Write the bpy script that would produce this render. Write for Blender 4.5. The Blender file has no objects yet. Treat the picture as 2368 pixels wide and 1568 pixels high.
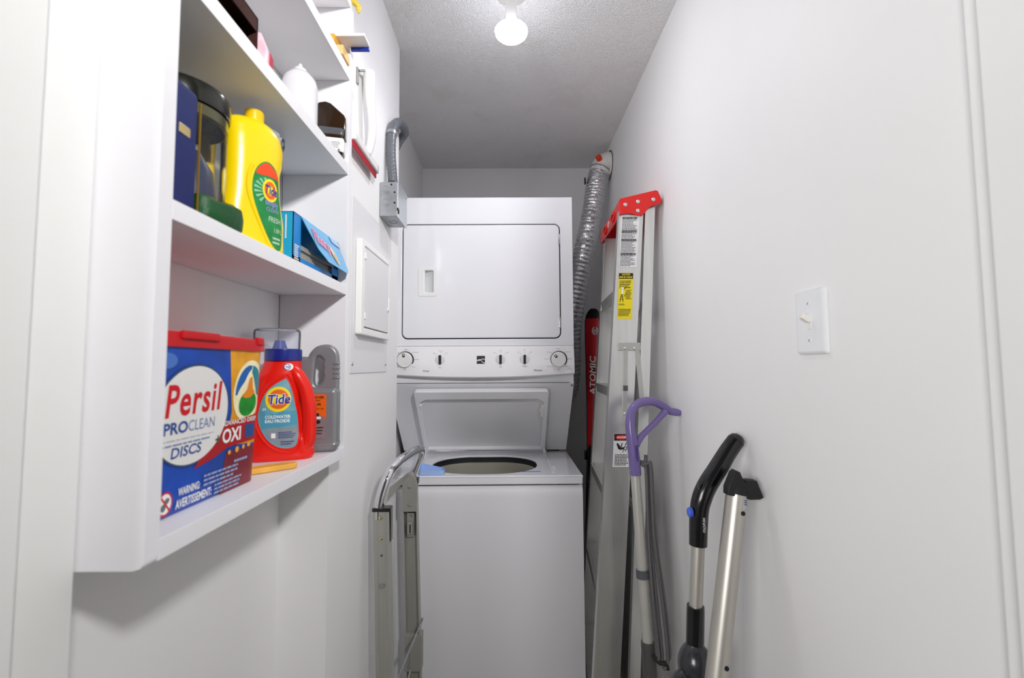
import bpy, bmesh, math, random
from mathutils import Vector, Matrix
random.seed(7)
SC = bpy.context.scene
HC = 1.30            # eye height above the floor (m); heights below are measured from the eye unless noted

# ------------------------------------------------------------------ camera, world, lights, exposure
FPX = 1040.0
cd = bpy.data.cameras.new('camera'); cam = bpy.data.objects.new('camera', cd); SC.collection.objects.link(cam)
cd.sensor_width = 36.0; cd.sensor_fit = 'HORIZONTAL'; cd.lens = 36.0 * FPX / 2368.0
cd.clip_start = 0.01
cam.matrix_world = Matrix.Translation((0, 0, HC)) @ Matrix.Rotation(-math.atan(8 / FPX), 4, 'Z') @ \
    Matrix.Rotation(math.pi / 2 + math.atan(62 / FPX), 4, 'X') @ Matrix.Rotation(-0.006, 4, 'Z')
cd.dof.use_dof = True; cd.dof.focus_distance = 1.5; cd.dof.aperture_fstop = 5.0
SC.camera = cam
w = bpy.data.worlds.new('hall_daylight'); SC.world = w; w.use_nodes = True
bg = w.node_tree.nodes['Background']; bg.inputs[0].default_value = (1.0, 0.99, 0.97, 1); bg.inputs[1].default_value = 0.07
hl = bpy.data.lights.new('hall_ceiling_lamp', 'AREA'); hl.shape = 'DISK'; hl.size = 0.18; hl.spread = math.radians(85); hl.energy = 9.5; hl.color = (1.0, 0.99, 0.985)
hlo = bpy.data.objects.new('hall_ceiling_lamp', hl); SC.collection.objects.link(hlo)
hlo.location = (0.77, -0.83, 0.98 + HC)
hlo.rotation_euler = (Vector((-0.38, 0.60, 0.62)) - Vector((0.77, -0.83, 0.98))).to_track_quat('-Z', 'Y').to_euler()
h2 = bpy.data.lights.new('hall_fill_light', 'AREA'); h2.shape = 'RECTANGLE'; h2.size = 0.9; h2.size_y = 1.0; h2.spread = math.radians(140); h2.energy = 26.0; h2.color = (1.0, 0.995, 0.985)  # unseen fill light, added to brighten the right wall and ceiling
h2o = bpy.data.objects.new('hall_fill_light', h2); SC.collection.objects.link(h2o)
h2o.location = (-1.15, -1.25, 0.25 + HC)
h2o.rotation_euler = (Vector((0.48, 1.0, 0.80)) - Vector((-1.15, -1.25, 0.25))).to_track_quat('-Z', 'Y').to_euler()
BULB_STRENGTH = 89.0
SC.view_settings.view_transform = 'Standard'; SC.view_settings.look = 'None'
SC.view_settings.exposure = 0.0; SC.view_settings.gamma = 1.0; SC.view_settings.use_curve_mapping = False

# ------------------------------------------------------------------ materials
def srgb(c):
    if isinstance(c, str):
        c = [int(c[i:i + 2], 16) / 255 for i in (0, 2, 4)]
    return tuple(((x / 12.92) if x <= 0.04045 else ((x + 0.055) / 1.055) ** 2.4) for x in c)
MATS = {}
def mat(name, col, rough=0.5, metal=0.0, bump=0.0, bscale=200.0, var=0.03, vscale=8.0, coat=0.0, trans=0.0, alpha=1.0,
        emit=0.0, stretch=None, ior=1.45):
    if name in MATS: return MATS[name]
    m = bpy.data.materials.new(name); m.use_nodes = True
    nt = m.node_tree; p = nt.nodes['Principled BSDF']
    c = srgb(col)
    tc = nt.nodes.new('ShaderNodeTexCoord')
    src = tc.outputs['Object']
    if stretch:
        mp = nt.nodes.new('ShaderNodeMapping'); mp.inputs['Scale'].default_value = stretch
        nt.links.new(src, mp.inputs['Vector']); src = mp.outputs['Vector']
    if var > 0:
        n = nt.nodes.new('ShaderNodeTexNoise'); n.inputs['Scale'].default_value = vscale; n.inputs['Detail'].default_value = 3
        nt.links.new(src, n.inputs['Vector'])
        r = nt.nodes.new('ShaderNodeValToRGB')
        r.color_ramp.elements[0].position = 0.3; r.color_ramp.elements[1].position = 0.7
        r.color_ramp.elements[0].color = (*[x * (1 - var) for x in c], 1)
        r.color_ramp.elements[1].color = (*[min(1, x * (1 + var)) for x in c], 1)
        nt.links.new(n.outputs['Fac'], r.inputs['Fac']); nt.links.new(r.outputs['Color'], p.inputs['Base Color'])
    else:
        p.inputs['Base Color'].default_value = (*c, 1)
    p.inputs['Roughness'].default_value = rough; p.inputs['Metallic'].default_value = metal
    p.inputs['IOR'].default_value = ior
    if coat: p.inputs['Coat Weight'].default_value = coat; p.inputs['Coat Roughness'].default_value = 0.06
    if trans: p.inputs['Transmission Weight'].default_value = trans
    if alpha < 1: p.inputs['Alpha'].default_value = alpha
    if emit:
        p.inputs['Emission Color'].default_value = (*c, 1); p.inputs['Emission Strength'].default_value = emit
    if bump > 0:
        n2 = nt.nodes.new('ShaderNodeTexNoise'); n2.inputs['Scale'].default_value = bscale; n2.inputs['Detail'].default_value = 4
        nt.links.new(src, n2.inputs['Vector'])
        b = nt.nodes.new('ShaderNodeBump'); b.inputs['Strength'].default_value = bump; b.inputs['Distance'].default_value = 0.004
        nt.links.new(n2.outputs['Fac'], b.inputs['Height']); nt.links.new(b.outputs['Normal'], p.inputs['Normal'])
    MATS[name] = m
    return m
wallm = mat('wall_paint', 'f0efef', 0.55, bump=0.06, bscale=90, var=0.012, vscale=3)
shelfm = mat('shelf_paint', 'f1f0f3', 0.42, bump=0.12, bscale=45, var=0.012, vscale=6)
trimm = mat('trim_paint', 'eeeeec', 0.35, bump=0.03, bscale=30, var=0.01)
floorm = mat('floor_tile', 'c2bbae', 0.4, var=0.08, vscale=14)
enam = mat('white_enamel', 'eeeef2', 0.16, var=0.008, vscale=2, coat=0.5)
enamd = mat('white_enamel_matte', 'eaeaee', 0.28, var=0.01, vscale=2)
plasw = mat('white_plastic', 'efeeec', 0.3, var=0.01)
blackp = mat('black_plastic', '0c0c0e', 0.22, var=0.1, coat=0.3)
blackm = mat('black_rubber', '141414', 0.55, var=0.1)
grayp = mat('gray_plastic', '55575b', 0.4, var=0.05)
alum = mat('brushed_aluminium', 'dadad8', 0.30, 0.82, bump=0.03, bscale=40, var=0.05, vscale=10, stretch=(6, 6, 0.3))
alumd = mat('dull_aluminium', 'b5b4ad', 0.45, 0.55, bump=0.08, bscale=40, var=0.06, vscale=10, stretch=(6, 6, 0.3))
steel = mat('galvanised_steel', 'a2a5a9', 0.38, 0.7, var=0.08, vscale=60)
chrome = mat('chrome', 'e6e6ea', 0.06, 1.0, var=0.01)
brass = mat('brass', 'd9cfae', 0.2, 0.9, var=0.05)
silver = mat('silver_tube', 'c4c0b8', 0.40, 0.75, var=0.04)
redp = mat('red_plastic', 'e0130f', 0.3, var=0.04, coat=0.2)
ink = mat('black_ink', '1b1b1d', 0.6, var=0.05)
inkg = mat('gray_ink', '6d6d72', 0.6, var=0.05)
whitei = mat('white_ink', 'f6f6f4', 0.45, var=0.01)
blueink = mat('blue_ink', '1c3f9b', 0.45, var=0.03)
bluep = mat('button_blue', '3f62d6', 0.35, var=0.03)
yel = mat('bottle_yellow', 'fbd800', 0.28, var=0.02, coat=0.2)
tred = mat('bottle_red', 'ee1c0c', 0.3, var=0.03, coat=0.15)
def thin_glass(name, tint, gloss, rough, haze):
    m = bpy.data.materials.new(name); m.use_nodes = True; nt = m.node_tree; nt.nodes.remove(nt.nodes['Principled BSDF'])
    o = nt.nodes['Material Output']; tr = nt.nodes.new('ShaderNodeBsdfTransparent'); gl = nt.nodes.new('ShaderNodeBsdfGlossy'); df = nt.nodes.new('ShaderNodeBsdfDiffuse')
    lw = nt.nodes.new('ShaderNodeLayerWeight'); lw.inputs['Blend'].default_value = gloss
    mx = nt.nodes.new('ShaderNodeMixShader'); m2 = nt.nodes.new('ShaderNodeMixShader'); m2.inputs[0].default_value = haze
    tr.inputs[0].default_value = (*srgb(tint), 1); gl.inputs['Roughness'].default_value = rough; df.inputs[0].default_value = (*srgb('dfe4ee'), 1)
    nt.links.new(tr.outputs[0], m2.inputs[1]); nt.links.new(df.outputs[0], m2.inputs[2])
    nt.links.new(lw.outputs['Fresnel'], mx.inputs[0]); nt.links.new(m2.outputs[0], mx.inputs[1]); nt.links.new(gl.outputs[0], mx.inputs[2])
    nt.links.new(mx.outputs[0], o.inputs['Surface'])
    return m
clear = thin_glass('clear_plastic', 'f4f6fb', 0.10, 0.12, 0.12)
glass = thin_glass('jar_glass', 'f3f4ec', 0.12, 0.04, 0.03)

def ceil_mat():
    m = bpy.data.materials.new('popcorn_ceiling'); m.use_nodes = True; nt = m.node_tree; p = nt.nodes['Principled BSDF']
    p.inputs['Roughness'].default_value = 0.9
    tc = nt.nodes.new('ShaderNodeTexCoord')
    st = nt.nodes.new('ShaderNodeTexNoise'); st.inputs['Scale'].default_value = 4.5; st.inputs['Detail'].default_value = 5
    r = nt.nodes.new('ShaderNodeValToRGB'); r.color_ramp.elements[0].position = 0.28; r.color_ramp.elements[1].position = 0.45
    r.color_ramp.elements[0].color = (*srgb('ebe8e4'), 1); r.color_ramp.elements[1].color = (*srgb('f4f3f2'), 1)
    n = nt.nodes.new('ShaderNodeTexNoise'); n.inputs['Scale'].default_value = 210; n.inputs['Detail'].default_value = 5
    v = nt.nodes.new('ShaderNodeTexVoronoi'); v.inputs['Scale'].default_value = 260
    mx = nt.nodes.new('ShaderNodeMath'); mx.operation = 'SUBTRACT'
    b = nt.nodes.new('ShaderNodeBump'); b.inputs['Strength'].default_value = 0.75; b.inputs['Distance'].default_value = 0.004
    for q in (st, n, v): nt.links.new(tc.outputs['Object'], q.inputs['Vector'])
    nt.links.new(st.outputs['Fac'], r.inputs['Fac']); nt.links.new(r.outputs['Color'], p.inputs['Base Color'])
    nt.links.new(n.outputs['Fac'], mx.inputs[0]); nt.links.new(v.outputs['Distance'], mx.inputs[1])
    nt.links.new(mx.outputs[0], b.inputs['Height']); nt.links.new(b.outputs['Normal'], p.inputs['Normal'])
    return m

# ------------------------------------------------------------------ mesh helpers (points are X, Y, height from the eye)
V = Vector
class Fr:
    def __init__(s, o, u=(1, 0, 0), v=(0, 0, 1), w=None):
        s.o = V(o); s.u = V(u).normalized(); s.v = V(v).normalized()
        s.w = V(w).normalized() if w is not None else s.u.cross(s.v).normalized()
    def __call__(s, a, b, c=0.0): return s.o + s.u * a + s.v * b + s.w * c
def spl(P, n=8, closed=False):
    P = [V(p) for p in P]; out = []; N = len(P)
    for i in range(N if closed else N - 1):
        if closed: a, b, c, d = P[(i - 1) % N], P[i], P[(i + 1) % N], P[(i + 2) % N]
        else: a, b, c, d = P[max(i - 1, 0)], P[i], P[i + 1], P[min(i + 2, N - 1)]
        for k in range(n):
            t = k / n
            out.append(0.5 * ((2 * b) + (c - a) * t + (2 * a - 5 * b + 4 * c - d) * t * t + (3 * b - a - 3 * c + d) * t ** 3))
    if not closed: out.append(P[-1])
    return out
def lerp(a, b, t): return a + (b - a) * t
def join(*bms):
    o = bms[0]
    for b in bms[1:]:
        me = bpy.data.meshes.new('t'); b.to_mesh(me); o.from_mesh(me); bpy.data.meshes.remove(me); b.free()
    return o
def box(x0, x1, y0, y1, z0, z1, bev=0.0, seg=2):
    bm = bmesh.new()
    bmesh.ops.create_cube(bm, size=1.0)
    for v in bm.verts:
        v.co = V((lerp(x0, x1, v.co.x + .5), lerp(y0, y1, v.co.y + .5), lerp(z0, z1, v.co.z + .5)))
    if bev: bmesh.ops.bevel(bm, geom=bm.edges[:], offset=bev, segments=seg, profile=0.5, affect='EDGES', clamp_overlap=True)
    return bm
def fbox(f, a0, a1, b0, b1, c0, c1, bev=0.0, seg=2):
    bm = box(a0, a1, b0, b1, c0, c1, bev, seg)
    for v in bm.verts: v.co = f(*v.co)
    return bm
def ring_mesh(rings, cap=True, closed=True):
    bm = bmesh.new(); R = [[bm.verts.new(p) for p in r] for r in rings]; n = len(R[0])
    for a, b in zip(R[:-1], R[1:]):
        for i in range(n if closed else n - 1):
            j = (i + 1) % n
            try: bm.faces.new((a[i], a[j], b[j], b[i]))
            except ValueError: pass
    if cap and closed:
        for r in (R[0][::-1], R[-1]):
            try: bm.faces.new(r)
            except ValueError: pass
    bmesh.ops.recalc_face_normals(bm, faces=bm.faces[:])
    return bm
def tube(path, r, seg=16, flat=1.0, cap=True, up=None):
    P = [V(p) for p in path]; n = len(P)
    if not hasattr(r, '__len__'): r = [r] * n
    elif len(r) != n:
        m_ = len(r) - 1; r0 = list(r); r = []
        for i in range(n):
            q = i / (n - 1) * m_; a = min(int(q), m_ - 1); e = q - a; r.append(lerp(r0[a], r0[a + 1], e * e * (3 - 2 * e)))
    rings = []; nrm = None
    for i in range(n):
        t = (P[min(i + 1, n - 1)] - P[max(i - 1, 0)]).normalized()
        if nrm is None:
            nrm = V(up) if up else (V((0, 0, 1)) if abs(t.z) < 0.9 else V((0, 1, 0)))
        nrm = (nrm - t * nrm.dot(t)).normalized(); bn = t.cross(nrm)
        rings.append([P[i] + (nrm * math.cos(k / seg * math.tau) + bn * math.sin(k / seg * math.tau) * flat) * r[i] for k in range(seg)])
    return ring_mesh(rings, cap)
def lathe(c, prof, seg=32, f=None, cap=True, ex=1.0, ey=1.0):
    f = f or (lambda a, b, h: V((c[0] + a, c[1] + b, h)))
    return ring_mesh([[f(r * ex * math.cos(k / seg * math.tau), r * ey * math.sin(k / seg * math.tau), h) for k in range(seg)] for r, h in prof], cap)
def cyl(p, q, r, seg=16, r2=None): return tube([p, q], [r, r if r2 is None else r2], seg)
def rrect(x0, x1, y0, y1, r, n=6):
    out = []
    for cx, cy, a in ((x1 - r, y1 - r, 0), (x0 + r, y1 - r, 90), (x0 + r, y0 + r, 180), (x1 - r, y0 + r, 270)):
        for k in range(n + 1):
            t = math.radians(a + 90 * k / n); out.append((cx + r * math.cos(t), cy + r * math.sin(t)))
    return out
def ell(cx, cy, rx, ry, n=40, rot=0.0):
    c, s = math.cos(rot), math.sin(rot); o = []
    for k in range(n):
        a = k / n * math.tau; x, y = rx * math.cos(a), ry * math.sin(a); o.append((cx + x * c - y * s, cy + x * s + y * c))
    return o
def from_curve(cu):
    ob = bpy.data.objects.new('t', cu); SC.collection.objects.link(ob)
    dg = bpy.context.evaluated_depsgraph_get()
    me = bpy.data.meshes.new_from_object(ob.evaluated_get(dg))
    bm = bmesh.new(); bm.from_mesh(me)
    bpy.data.objects.remove(ob); bpy.data.curves.remove(cu); bpy.data.meshes.remove(me)
    bmesh.ops.remove_doubles(bm, verts=bm.verts[:], dist=1e-6)
    return bm
def plate(loops, t, f, bev=0.0, seg=2, c0=0.0):
    """flat shape (outline plus holes) of thickness t, standing from c0 to c0+t along the frame's w"""
    cu = bpy.data.curves.new('t', 'CURVE'); cu.dimensions = '2D'; cu.fill_mode = 'BOTH' if t > 0 else 'FRONT'
    cu.extrude = max(t / 2 - bev, 0); cu.bevel_depth = bev; cu.bevel_resolution = seg
    for L in loops:
        s = cu.splines.new('POLY'); s.points.add(len(L) - 1); s.use_cyclic_u = True
        for i, p in enumerate(L): s.points[i].co = (p[0], p[1], 0, 1)
    bm = from_curve(cu)
    for v in bm.verts: v.co = f(v.co.x, v.co.y, v.co.z + c0 + t / 2)
    bmesh.ops.recalc_face_normals(bm, faces=bm.faces[:])
    return bm
def flat_poly(loops):
    cu = bpy.data.curves.new('t', 'CURVE'); cu.dimensions = '2D'; cu.fill_mode = 'BOTH'
    for L in loops:
        s = cu.splines.new('POLY'); s.points.add(len(L) - 1); s.use_cyclic_u = True
        for i, p in enumerate(L): s.points[i].co = (p[0], p[1], 0, 1)
    return from_curve(cu)
def flat_text(s, size, x=0, y=0, bold=0.0, shear=0.0, align='LEFT', width=None, rot=0.0, spacing=1.0):
    cu = bpy.data.curves.new('t', 'FONT'); cu.body = s; cu.size = size * 1.37; cu.offset = bold * size; cu.shear = shear
    cu.align_x = align; cu.resolution_u = 3; cu.space_character = spacing
    bm = from_curve(cu)
    xs = [v.co.x for v in bm.verts]
    k = width / (max(xs) - min(xs)) if width and xs else 1.0
    c, q = math.cos(rot), math.sin(rot)
    for v in bm.verts:
        a, b = v.co.x * k, v.co.y
        v.co = V((x + a * c - b * q, y + a * q + b * c, 0))
    return bm
def wrap(bm, fn, off=0.0004, du=0.0):
    """lay a flat bmesh on a surface fn(u, v, offset)"""
    if du:
        xs = [v.co.x for v in bm.verts]; x = math.floor(min(xs) / du) * du + du
        while x < max(xs):
            bmesh.ops.bisect_plane(bm, geom=bm.verts[:] + bm.edges[:] + bm.faces[:], dist=1e-7, plane_co=(x, 0, 0), plane_no=(1, 0, 0))
            x += du
        ys = [v.co.y for v in bm.verts]; y = math.floor(min(ys) / du) * du + du
        while y < max(ys):
            bmesh.ops.bisect_plane(bm, geom=bm.verts[:] + bm.edges[:] + bm.faces[:], dist=1e-7, plane_co=(0, y, 0), plane_no=(0, 1, 0))
            y += du
    for v in bm.verts: v.co = fn(v.co.x, v.co.y, off)
    return bm
def text(s, size, f, x=0, y=0, off=0.0004, **k): return wrap(flat_text(s, size, x, y, **k), f, off)
def bars(x0, x1, y0, y1, n, fill=0.5, ragged=0.25):
    bm = bmesh.new(); dy = (y1 - y0) / n
    for i in range(n):
        yb = y0 + dy * i; xe = x1 - (x1 - x0) * random.random() * ragged
        x = x0
        while x < xe - 1e-6:
            wd = min((x1 - x0) * random.uniform(.06, .2), xe - x)
            q = [bm.verts.new((a, b, 0)) for a, b in ((x, yb), (x + wd, yb), (x + wd, yb + dy * fill), (x, yb + dy * fill))]
            bm.faces.new(q); x += wd + (x1 - x0) * 0.02
    return bm

# ------------------------------------------------------------------ object helpers
def obj(name, bm, m, parent=None, origin=None, smooth=35, label=None):
    o = None
    if parent is not None: base = PW[parent.name]
    else:
        if origin is None:
            cs = [v.co for v in bm.verts]
            origin = (sum(c.x for c in cs) / len(cs), sum(c.y for c in cs) / len(cs), min(c.z for c in cs))
        base = V(origin)
    for v in bm.verts: v.co = v.co - base
    me = bpy.data.meshes.new(name); bm.to_mesh(me); bm.free()
    if smooth:
        me.shade_smooth(); me.set_sharp_from_angle(angle=math.radians(smooth))
    me.materials.append(m)
    o = bpy.data.objects.new(name, me); SC.collection.objects.link(o)
    if parent is not None: o.parent = parent
    else: o.location = base + V((0, 0, HC))
    PW[o.name] = base
    if smooth:
        wn = o.modifiers.new('weighted_normals', 'WEIGHTED_NORMAL'); wn.keep_sharp = True; wn.weight = 80
    if label: o['label'] = label
    return o
PW = {}
def tag(o, label, cat, group=None):
    o['label'] = label; o['category'] = cat
    if group: o['group'] = group
    return o
def thing(name, label, cat, base, group=None):
    o = bpy.data.objects.new(name, None); SC.collection.objects.link(o)
    o.location = V(base) + V((0, 0, HC)); o.empty_display_size = 0.05
    PW[o.name] = V(base); return tag(o, label, cat, group)
def struct(name, bm, m, label=None, cat=None, smooth=0):
    o = obj(name, bm, m, smooth=smooth); o['kind'] = 'structure'
    if label: o['label'] = label; o['category'] = cat
    return o

# ------------------------------------------------------------------ the room
FL, CE, XL, XR, YB, PIER, P0, P1 = -HC, 1.06, -0.455, 0.495, 2.36, -0.358, 0.908, 1.445
struct('floor', box(-2.2, 2.2, -2.4, 2.6, FL - 0.05, FL), floorm, 'floor of the narrow laundry closet', 'floor')
struct('ceiling', box(-0.7, 0.7, 0.26, 2.5, CE, CE + 0.06), ceil_mat(), 'textured popcorn ceiling above the lamp', 'ceiling')
struct('wall_back', box(-0.7, 0.7, YB, YB + 0.1, FL, CE), wallm, 'white end wall behind the stacked dryer', 'wall')
struct('wall_right', box(XR, XR + 0.1, 0.452, YB, FL, CE), wallm, 'long white right wall with the light switch', 'wall')
struct('wall_left', box(XL - 0.1, XL, 0.41, YB, FL, CE), wallm, 'white left wall behind shelves and beside the dryer', 'wall')
struct('wall_pier', box(XL, PIER, P0, P1, FL, CE), wallm, 'white wall section carrying the breaker panel', 'wall')
struct('wall_front', join(box(-0.9, -0.40, 0.26, 0.41, FL, CE), box(0.493, 0.9, 0.26, 0.452, FL, CE), box(-0.40, 0.493, 0.26, 0.41, 0.86, CE)), wallm,
       'white wall around the closet doorway', 'wall')
struct('trim_1', join(box(-0.40, -0.381, 0.24, 0.408, FL, 0.86, 0.002), box(-0.381, -0.371, 0.24, 0.352, FL, 0.86, 0.003)), trimm, 'white door jamb at the left picture edge', 'door jamb', 30)
struct('trim_2', join(box(0.482, 0.493, 0.24, 0.4505, FL, 0.86, 0.002), box(0.470, 0.482, 0.24, 0.428, FL, 0.86, 0.003)), trimm, 'white door jamb at the right picture edge', 'door jamb', 30)

# ------------------------------------------------------------------ ceiling lamp
LX, LY = 0.0125, 1.217
t = thing('ceiling_lamp', 'glowing white flood bulb in a ceiling lampholder', 'lamp', (LX, LY, CE))
obj('lampholder', lathe((LX, LY), [(0.0, CE), (0.046, CE), (0.046, CE - 0.005), (0.040, CE - 0.010), (0.022, CE - 0.014), (0.0, CE - 0.014)], 40), mat('lampholder_plastic', 'c9c6c0', 0.4), t)
obj('bulb_neck', lathe((LX, LY), [(0.0, CE - 0.012), (0.0160, CE - 0.012), (0.0160, CE - 0.080), (0.0185, CE - 0.0985), (0.0, CE - 0.0985)], 40), plasw, t)
obj('bulb_reflector', lathe((LX, LY), [(0.0186, CE - 0.0990), (0.034, CE - 0.1070), (0.0435, CE - 0.1120), (0.0465, CE - 0.116)], 40, cap=False), mat('reflector_glow', 'f4f6ff', 0.4, var=0, emit=10.0), t)
obj('bulb_lens', lathe((LX, LY), [(0.0464, CE - 0.1162), (0.0450, CE - 0.123), (0.038, CE - 0.130), (0.026, CE - 0.1345), (0.012, CE - 0.137), (0.0, CE - 0.1375)], 40, cap=False), mat('lamp_glow', 'f4f6ff', 0.4, var=0, emit=BULB_STRENGTH), t)

# ------------------------------------------------------------------ shelf unit
XF = -0.322; S0, S1 = 0.409, 0.908
t = thing('wall_shelf', 'white painted wooden shelf unit built against the left wall', 'shelf', (-0.40, 0.66, -0.178))
obj('side_panel', plate([[(XL + .001, -0.178), (XF - 0.010, -0.1785), (XF - .003, -0.1765), (XF, -0.172), (XF, 0.757), (XL + .001, 0.757)]], 0.017, Fr((0, S0 + 0.017, 0), (1, 0, 0), (0, 0, 1)), 0.0), shelfm, t)
obj('side_panel', box(XL + .001, XF, 0.89, 0.9075, -0.178, 0.757, 0.001), shelfm, t)
SH = [(-0.177, -0.157), (0.1425, 0.1625), (0.387, 0.409), (0.585, 0.607), (0.741, 0.758)]
for a, b in SH:
    obj('shelf', box(XL + .001, XF, S0 + 0.0172, 0.8898, a, b, 0.0012), shelfm, t)
B0, B1, B2, B3, B4 = [b for a, b in SH]

# ------------------------------------------------------------------ bottom shelf: detergent tub, red bottle, grey jug, yellow handle
TH = 0.183                                    # tub body height
def tub_fn(s, v, off=0.0, grow=0.0):
    ins = 0.0075 * (1 - v / TH) - grow
    hy, x0, x1, r = 0.1165 - ins, XL + 0.008 + ins * .5, -0.3535 - ins * 0.6, 0.028
    fl = hy - r; arc = r * math.pi / 2; cy = 0.5475
    sg = 1 if s >= 0 else -1; a = abs(s)
    if a <= fl: p, n = V((x1, a)), V((1, 0))
    elif a <= fl + arc:
        q = (a - fl) / r; p = V((x1 - r + r * math.cos(q), fl + r * math.sin(q))); n = V((math.cos(q), math.sin(q)))
    else:
        d = a - fl - arc; L = (x1 - r) - (x0 + r)
        if d <= L: p, n = V((x1 - r - d, hy)), V((0, 1))
        else:
            q = min((d - L) / r, math.pi / 2); p = V((x0 + r - r * math.sin(q), fl + r * math.cos(q))); n = V((-math.sin(q), math.cos(q)))
    return V((p.x + n.x * off, cy + sg * (p.y + n.y * off), B0 + 0.0005 + v))
def tub_ring(v, grow=0.0):
    half = (0.1165 - 0.0075 * (1 - v / TH) + grow - 0.028) + 0.028 * math.pi + (-0.3535 - XL - 0.008 - 0.056) - 0.0075 * (1 - v / TH) * 1.1 + grow * 1.1
    half -= 0.0008
    N = 60
    return [tub_fn(lerp(-half, half, k / (N - 1)), v, 0, grow) for k in range(N)]
pblue = mat('tub_blue', '1546a8', 0.32, var=0.35, vscale=18, coat=0.15)
t = thing('detergent_tub', 'large blue tub of laundry discs with a flat red lid on the bottom shelf', 'detergent tub', (-0.40, 0.545, B0))
obj('tub_body', ring_mesh([tub_ring(0.0, -0.004), tub_ring(0.004), tub_ring(0.06), tub_ring(0.12), tub_ring(TH)]), pblue, t)
lid = ring_mesh([tub_ring(TH - 0.004, 0.0012), tub_ring(TH - 0.004, 0.005), tub_ring(TH + 0.009, 0.005), tub_ring(TH + 0.0125, 0.003), tub_ring(TH + 0.0125, -0.006)])
lid = join(lid, box(-0.352, -0.3468, 0.482, 0.545, B0 + TH + 0.005, B0 + TH + 0.0145, 0.002), box(-0.355, -0.3480, 0.628, 0.644, B0 + TH + 0.0045, B0 + TH + 0.0155, 0.002))
obj('tub_lid', lid, mat('tub_lid_red', 'c8141c', 0.32, var=0.03), t)
art = mat('tub_orange', 'f3a51c', 0.35, var=0.25, vscale=30)
D = 0.006
lab = obj('tub_label', wrap(flat_poly([[(0.028, 0.058), (0.036, 0.10), (0.026, 0.182), (0.118, 0.182), (0.118, 0.05)]]), tub_fn, 0.0004, D), art, t, label='printed front of the tub')
def tubart(name, bm, m, off): obj(name, wrap(bm, tub_fn, off, D), m, lab)
tubart('maroon_band', flat_poly([[(0.02, 0.0), (0.028, 0.05), (0.118, 0.05), (0.118, 0.0)]]), mat('tub_maroon', '7e2530', 0.35, var=0.15, vscale=40), 0.0004)
tubart('red_band', flat_poly([[(-0.03, 0.042), (0.012, 0.086), (0.118, 0.094), (0.118, 0.058), (0.03, 0.056), (0.0, 0.047)]]), mat('tub_red', 'b01a20', 0.35, var=0.05), 0.00105)
tubart('swirl_glow', flat_poly([ell(0.071, 0.126, 0.033, 0.041, 40, -.35)]), mat('tub_cream', 'fbf1c4', 0.35, var=0.08, vscale=60), 0.0008)
def arcband(cx, cy, rx, ry, a0, a1, w0, w1, rot=-.35, n=18):
    o, i = [], []
    for k in range(n + 1):
        q = lerp(a0, a1, k / n); wd = lerp(w0, w1, math.sin(k / n * math.pi)); c, s = math.cos(rot), math.sin(rot)
        for L, f in ((o, 1.0), (i, 1.0 - wd)):
            x, y = rx * f * math.cos(q), ry * f * math.sin(q); L.append((cx + x * c - y * s, cy + x * s + y * c))
    return [o + i[::-1]]
tubart('swirl_blue', flat_poly(arcband(0.068, 0.126, 0.026, 0.034, 1.7, 3.6, .15, .5)), mat('swirl_blue', '1d62b4', 0.3), 0.0011)
tubart('swirl_teal', flat_poly(arcband(0.071, 0.126, 0.026, 0.034, 0.0, 1.75, .3, .5)), mat('swirl_teal', '1e8797', 0.3), 0.0012)
tubart('swirl_green', flat_poly([ell(0.069, 0.108, 0.020, 0.0165, 30, .25)] ), mat('swirl_green', '1f8a2c', 0.3, var=.3, vscale=60), 0.0013)
tubart('swirl_orange', flat_poly([[(0.055, 0.118), (0.066, 0.127), (0.071, 0.142), (0.077, 0.144), (0.079, 0.128), (0.084, 0.122), (0.075, 0.116), (0.064, 0.115)]]), mat('swirl_orange', 'ee8a1a', 0.3), 0.0015)
tubart('logo_rim', flat_poly([ell(-0.034, 0.104, 0.0625, 0.0565, 48, .25)]), mat('tub_rim', '2d4a72', 0.35), 0.0010)
tubart('logo_oval', flat_poly([ell(-0.034, 0.104, 0.060, 0.054, 48, .25)]), mat('tub_white', 'e9e7e4', 0.35, var=0.01), 0.0013)
rr = mat('brand_red', 'd01420', 0.35)
tubart('lettering', flat_text('Persil', 0.0345, -0.0800, 0.105, bold=.030, shear=.14, width=0.091, rot=.02, spacing=1.10), rr, 0.0016)
tubart('lettering', flat_text('PRO', 0.0125, -0.0800, 0.0865, bold=.04, width=0.0355), mat('brand_blue', '274f96', 0.35), 0.0016)
tubart('lettering', flat_text('DISCS', 0.0115, -0.068, 0.0605, bold=.025, shear=.1, width=0.047), MATS['brand_blue'], 0.0016)
tubart('lettering', join(flat_text('CLEAN', 0.0125, -0.0435, 0.0865, width=0.044), wrap(bars(-0.083, 0.0, 0.079, 0.0797, 1, 1, 0), lambda a, b, c: V((a, b, 0))), bars(-0.083, -0.006, 0.0735, 0.0752, 1, 1, 0)), mat('tub_bluegray', '6f86b2', 0.35), 0.0016)
for q_ in (flat_text('OXI', 0.0175, 0.018, 0.0625, bold=.035, width=0.038), flat_text('ADVANCED DEEP', 0.006, 0.016, 0.0835, bold=.02, width=0.075),
           flat_text('WARNING:', 0.0085, -0.052, 0.0185, bold=.03, width=0.034), flat_text('AVERTISSEMENT:', 0.0095, -0.055, 0.0055, bold=.03, width=0.058)): tubart('lettering', q_, whitei, 0.0014)
tubart('lettering', flat_text('+', 0.014, 0.004, 0.0625, bold=.03), mat('tub_green', '3f5b44', 0.35), 0.0015)
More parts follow.
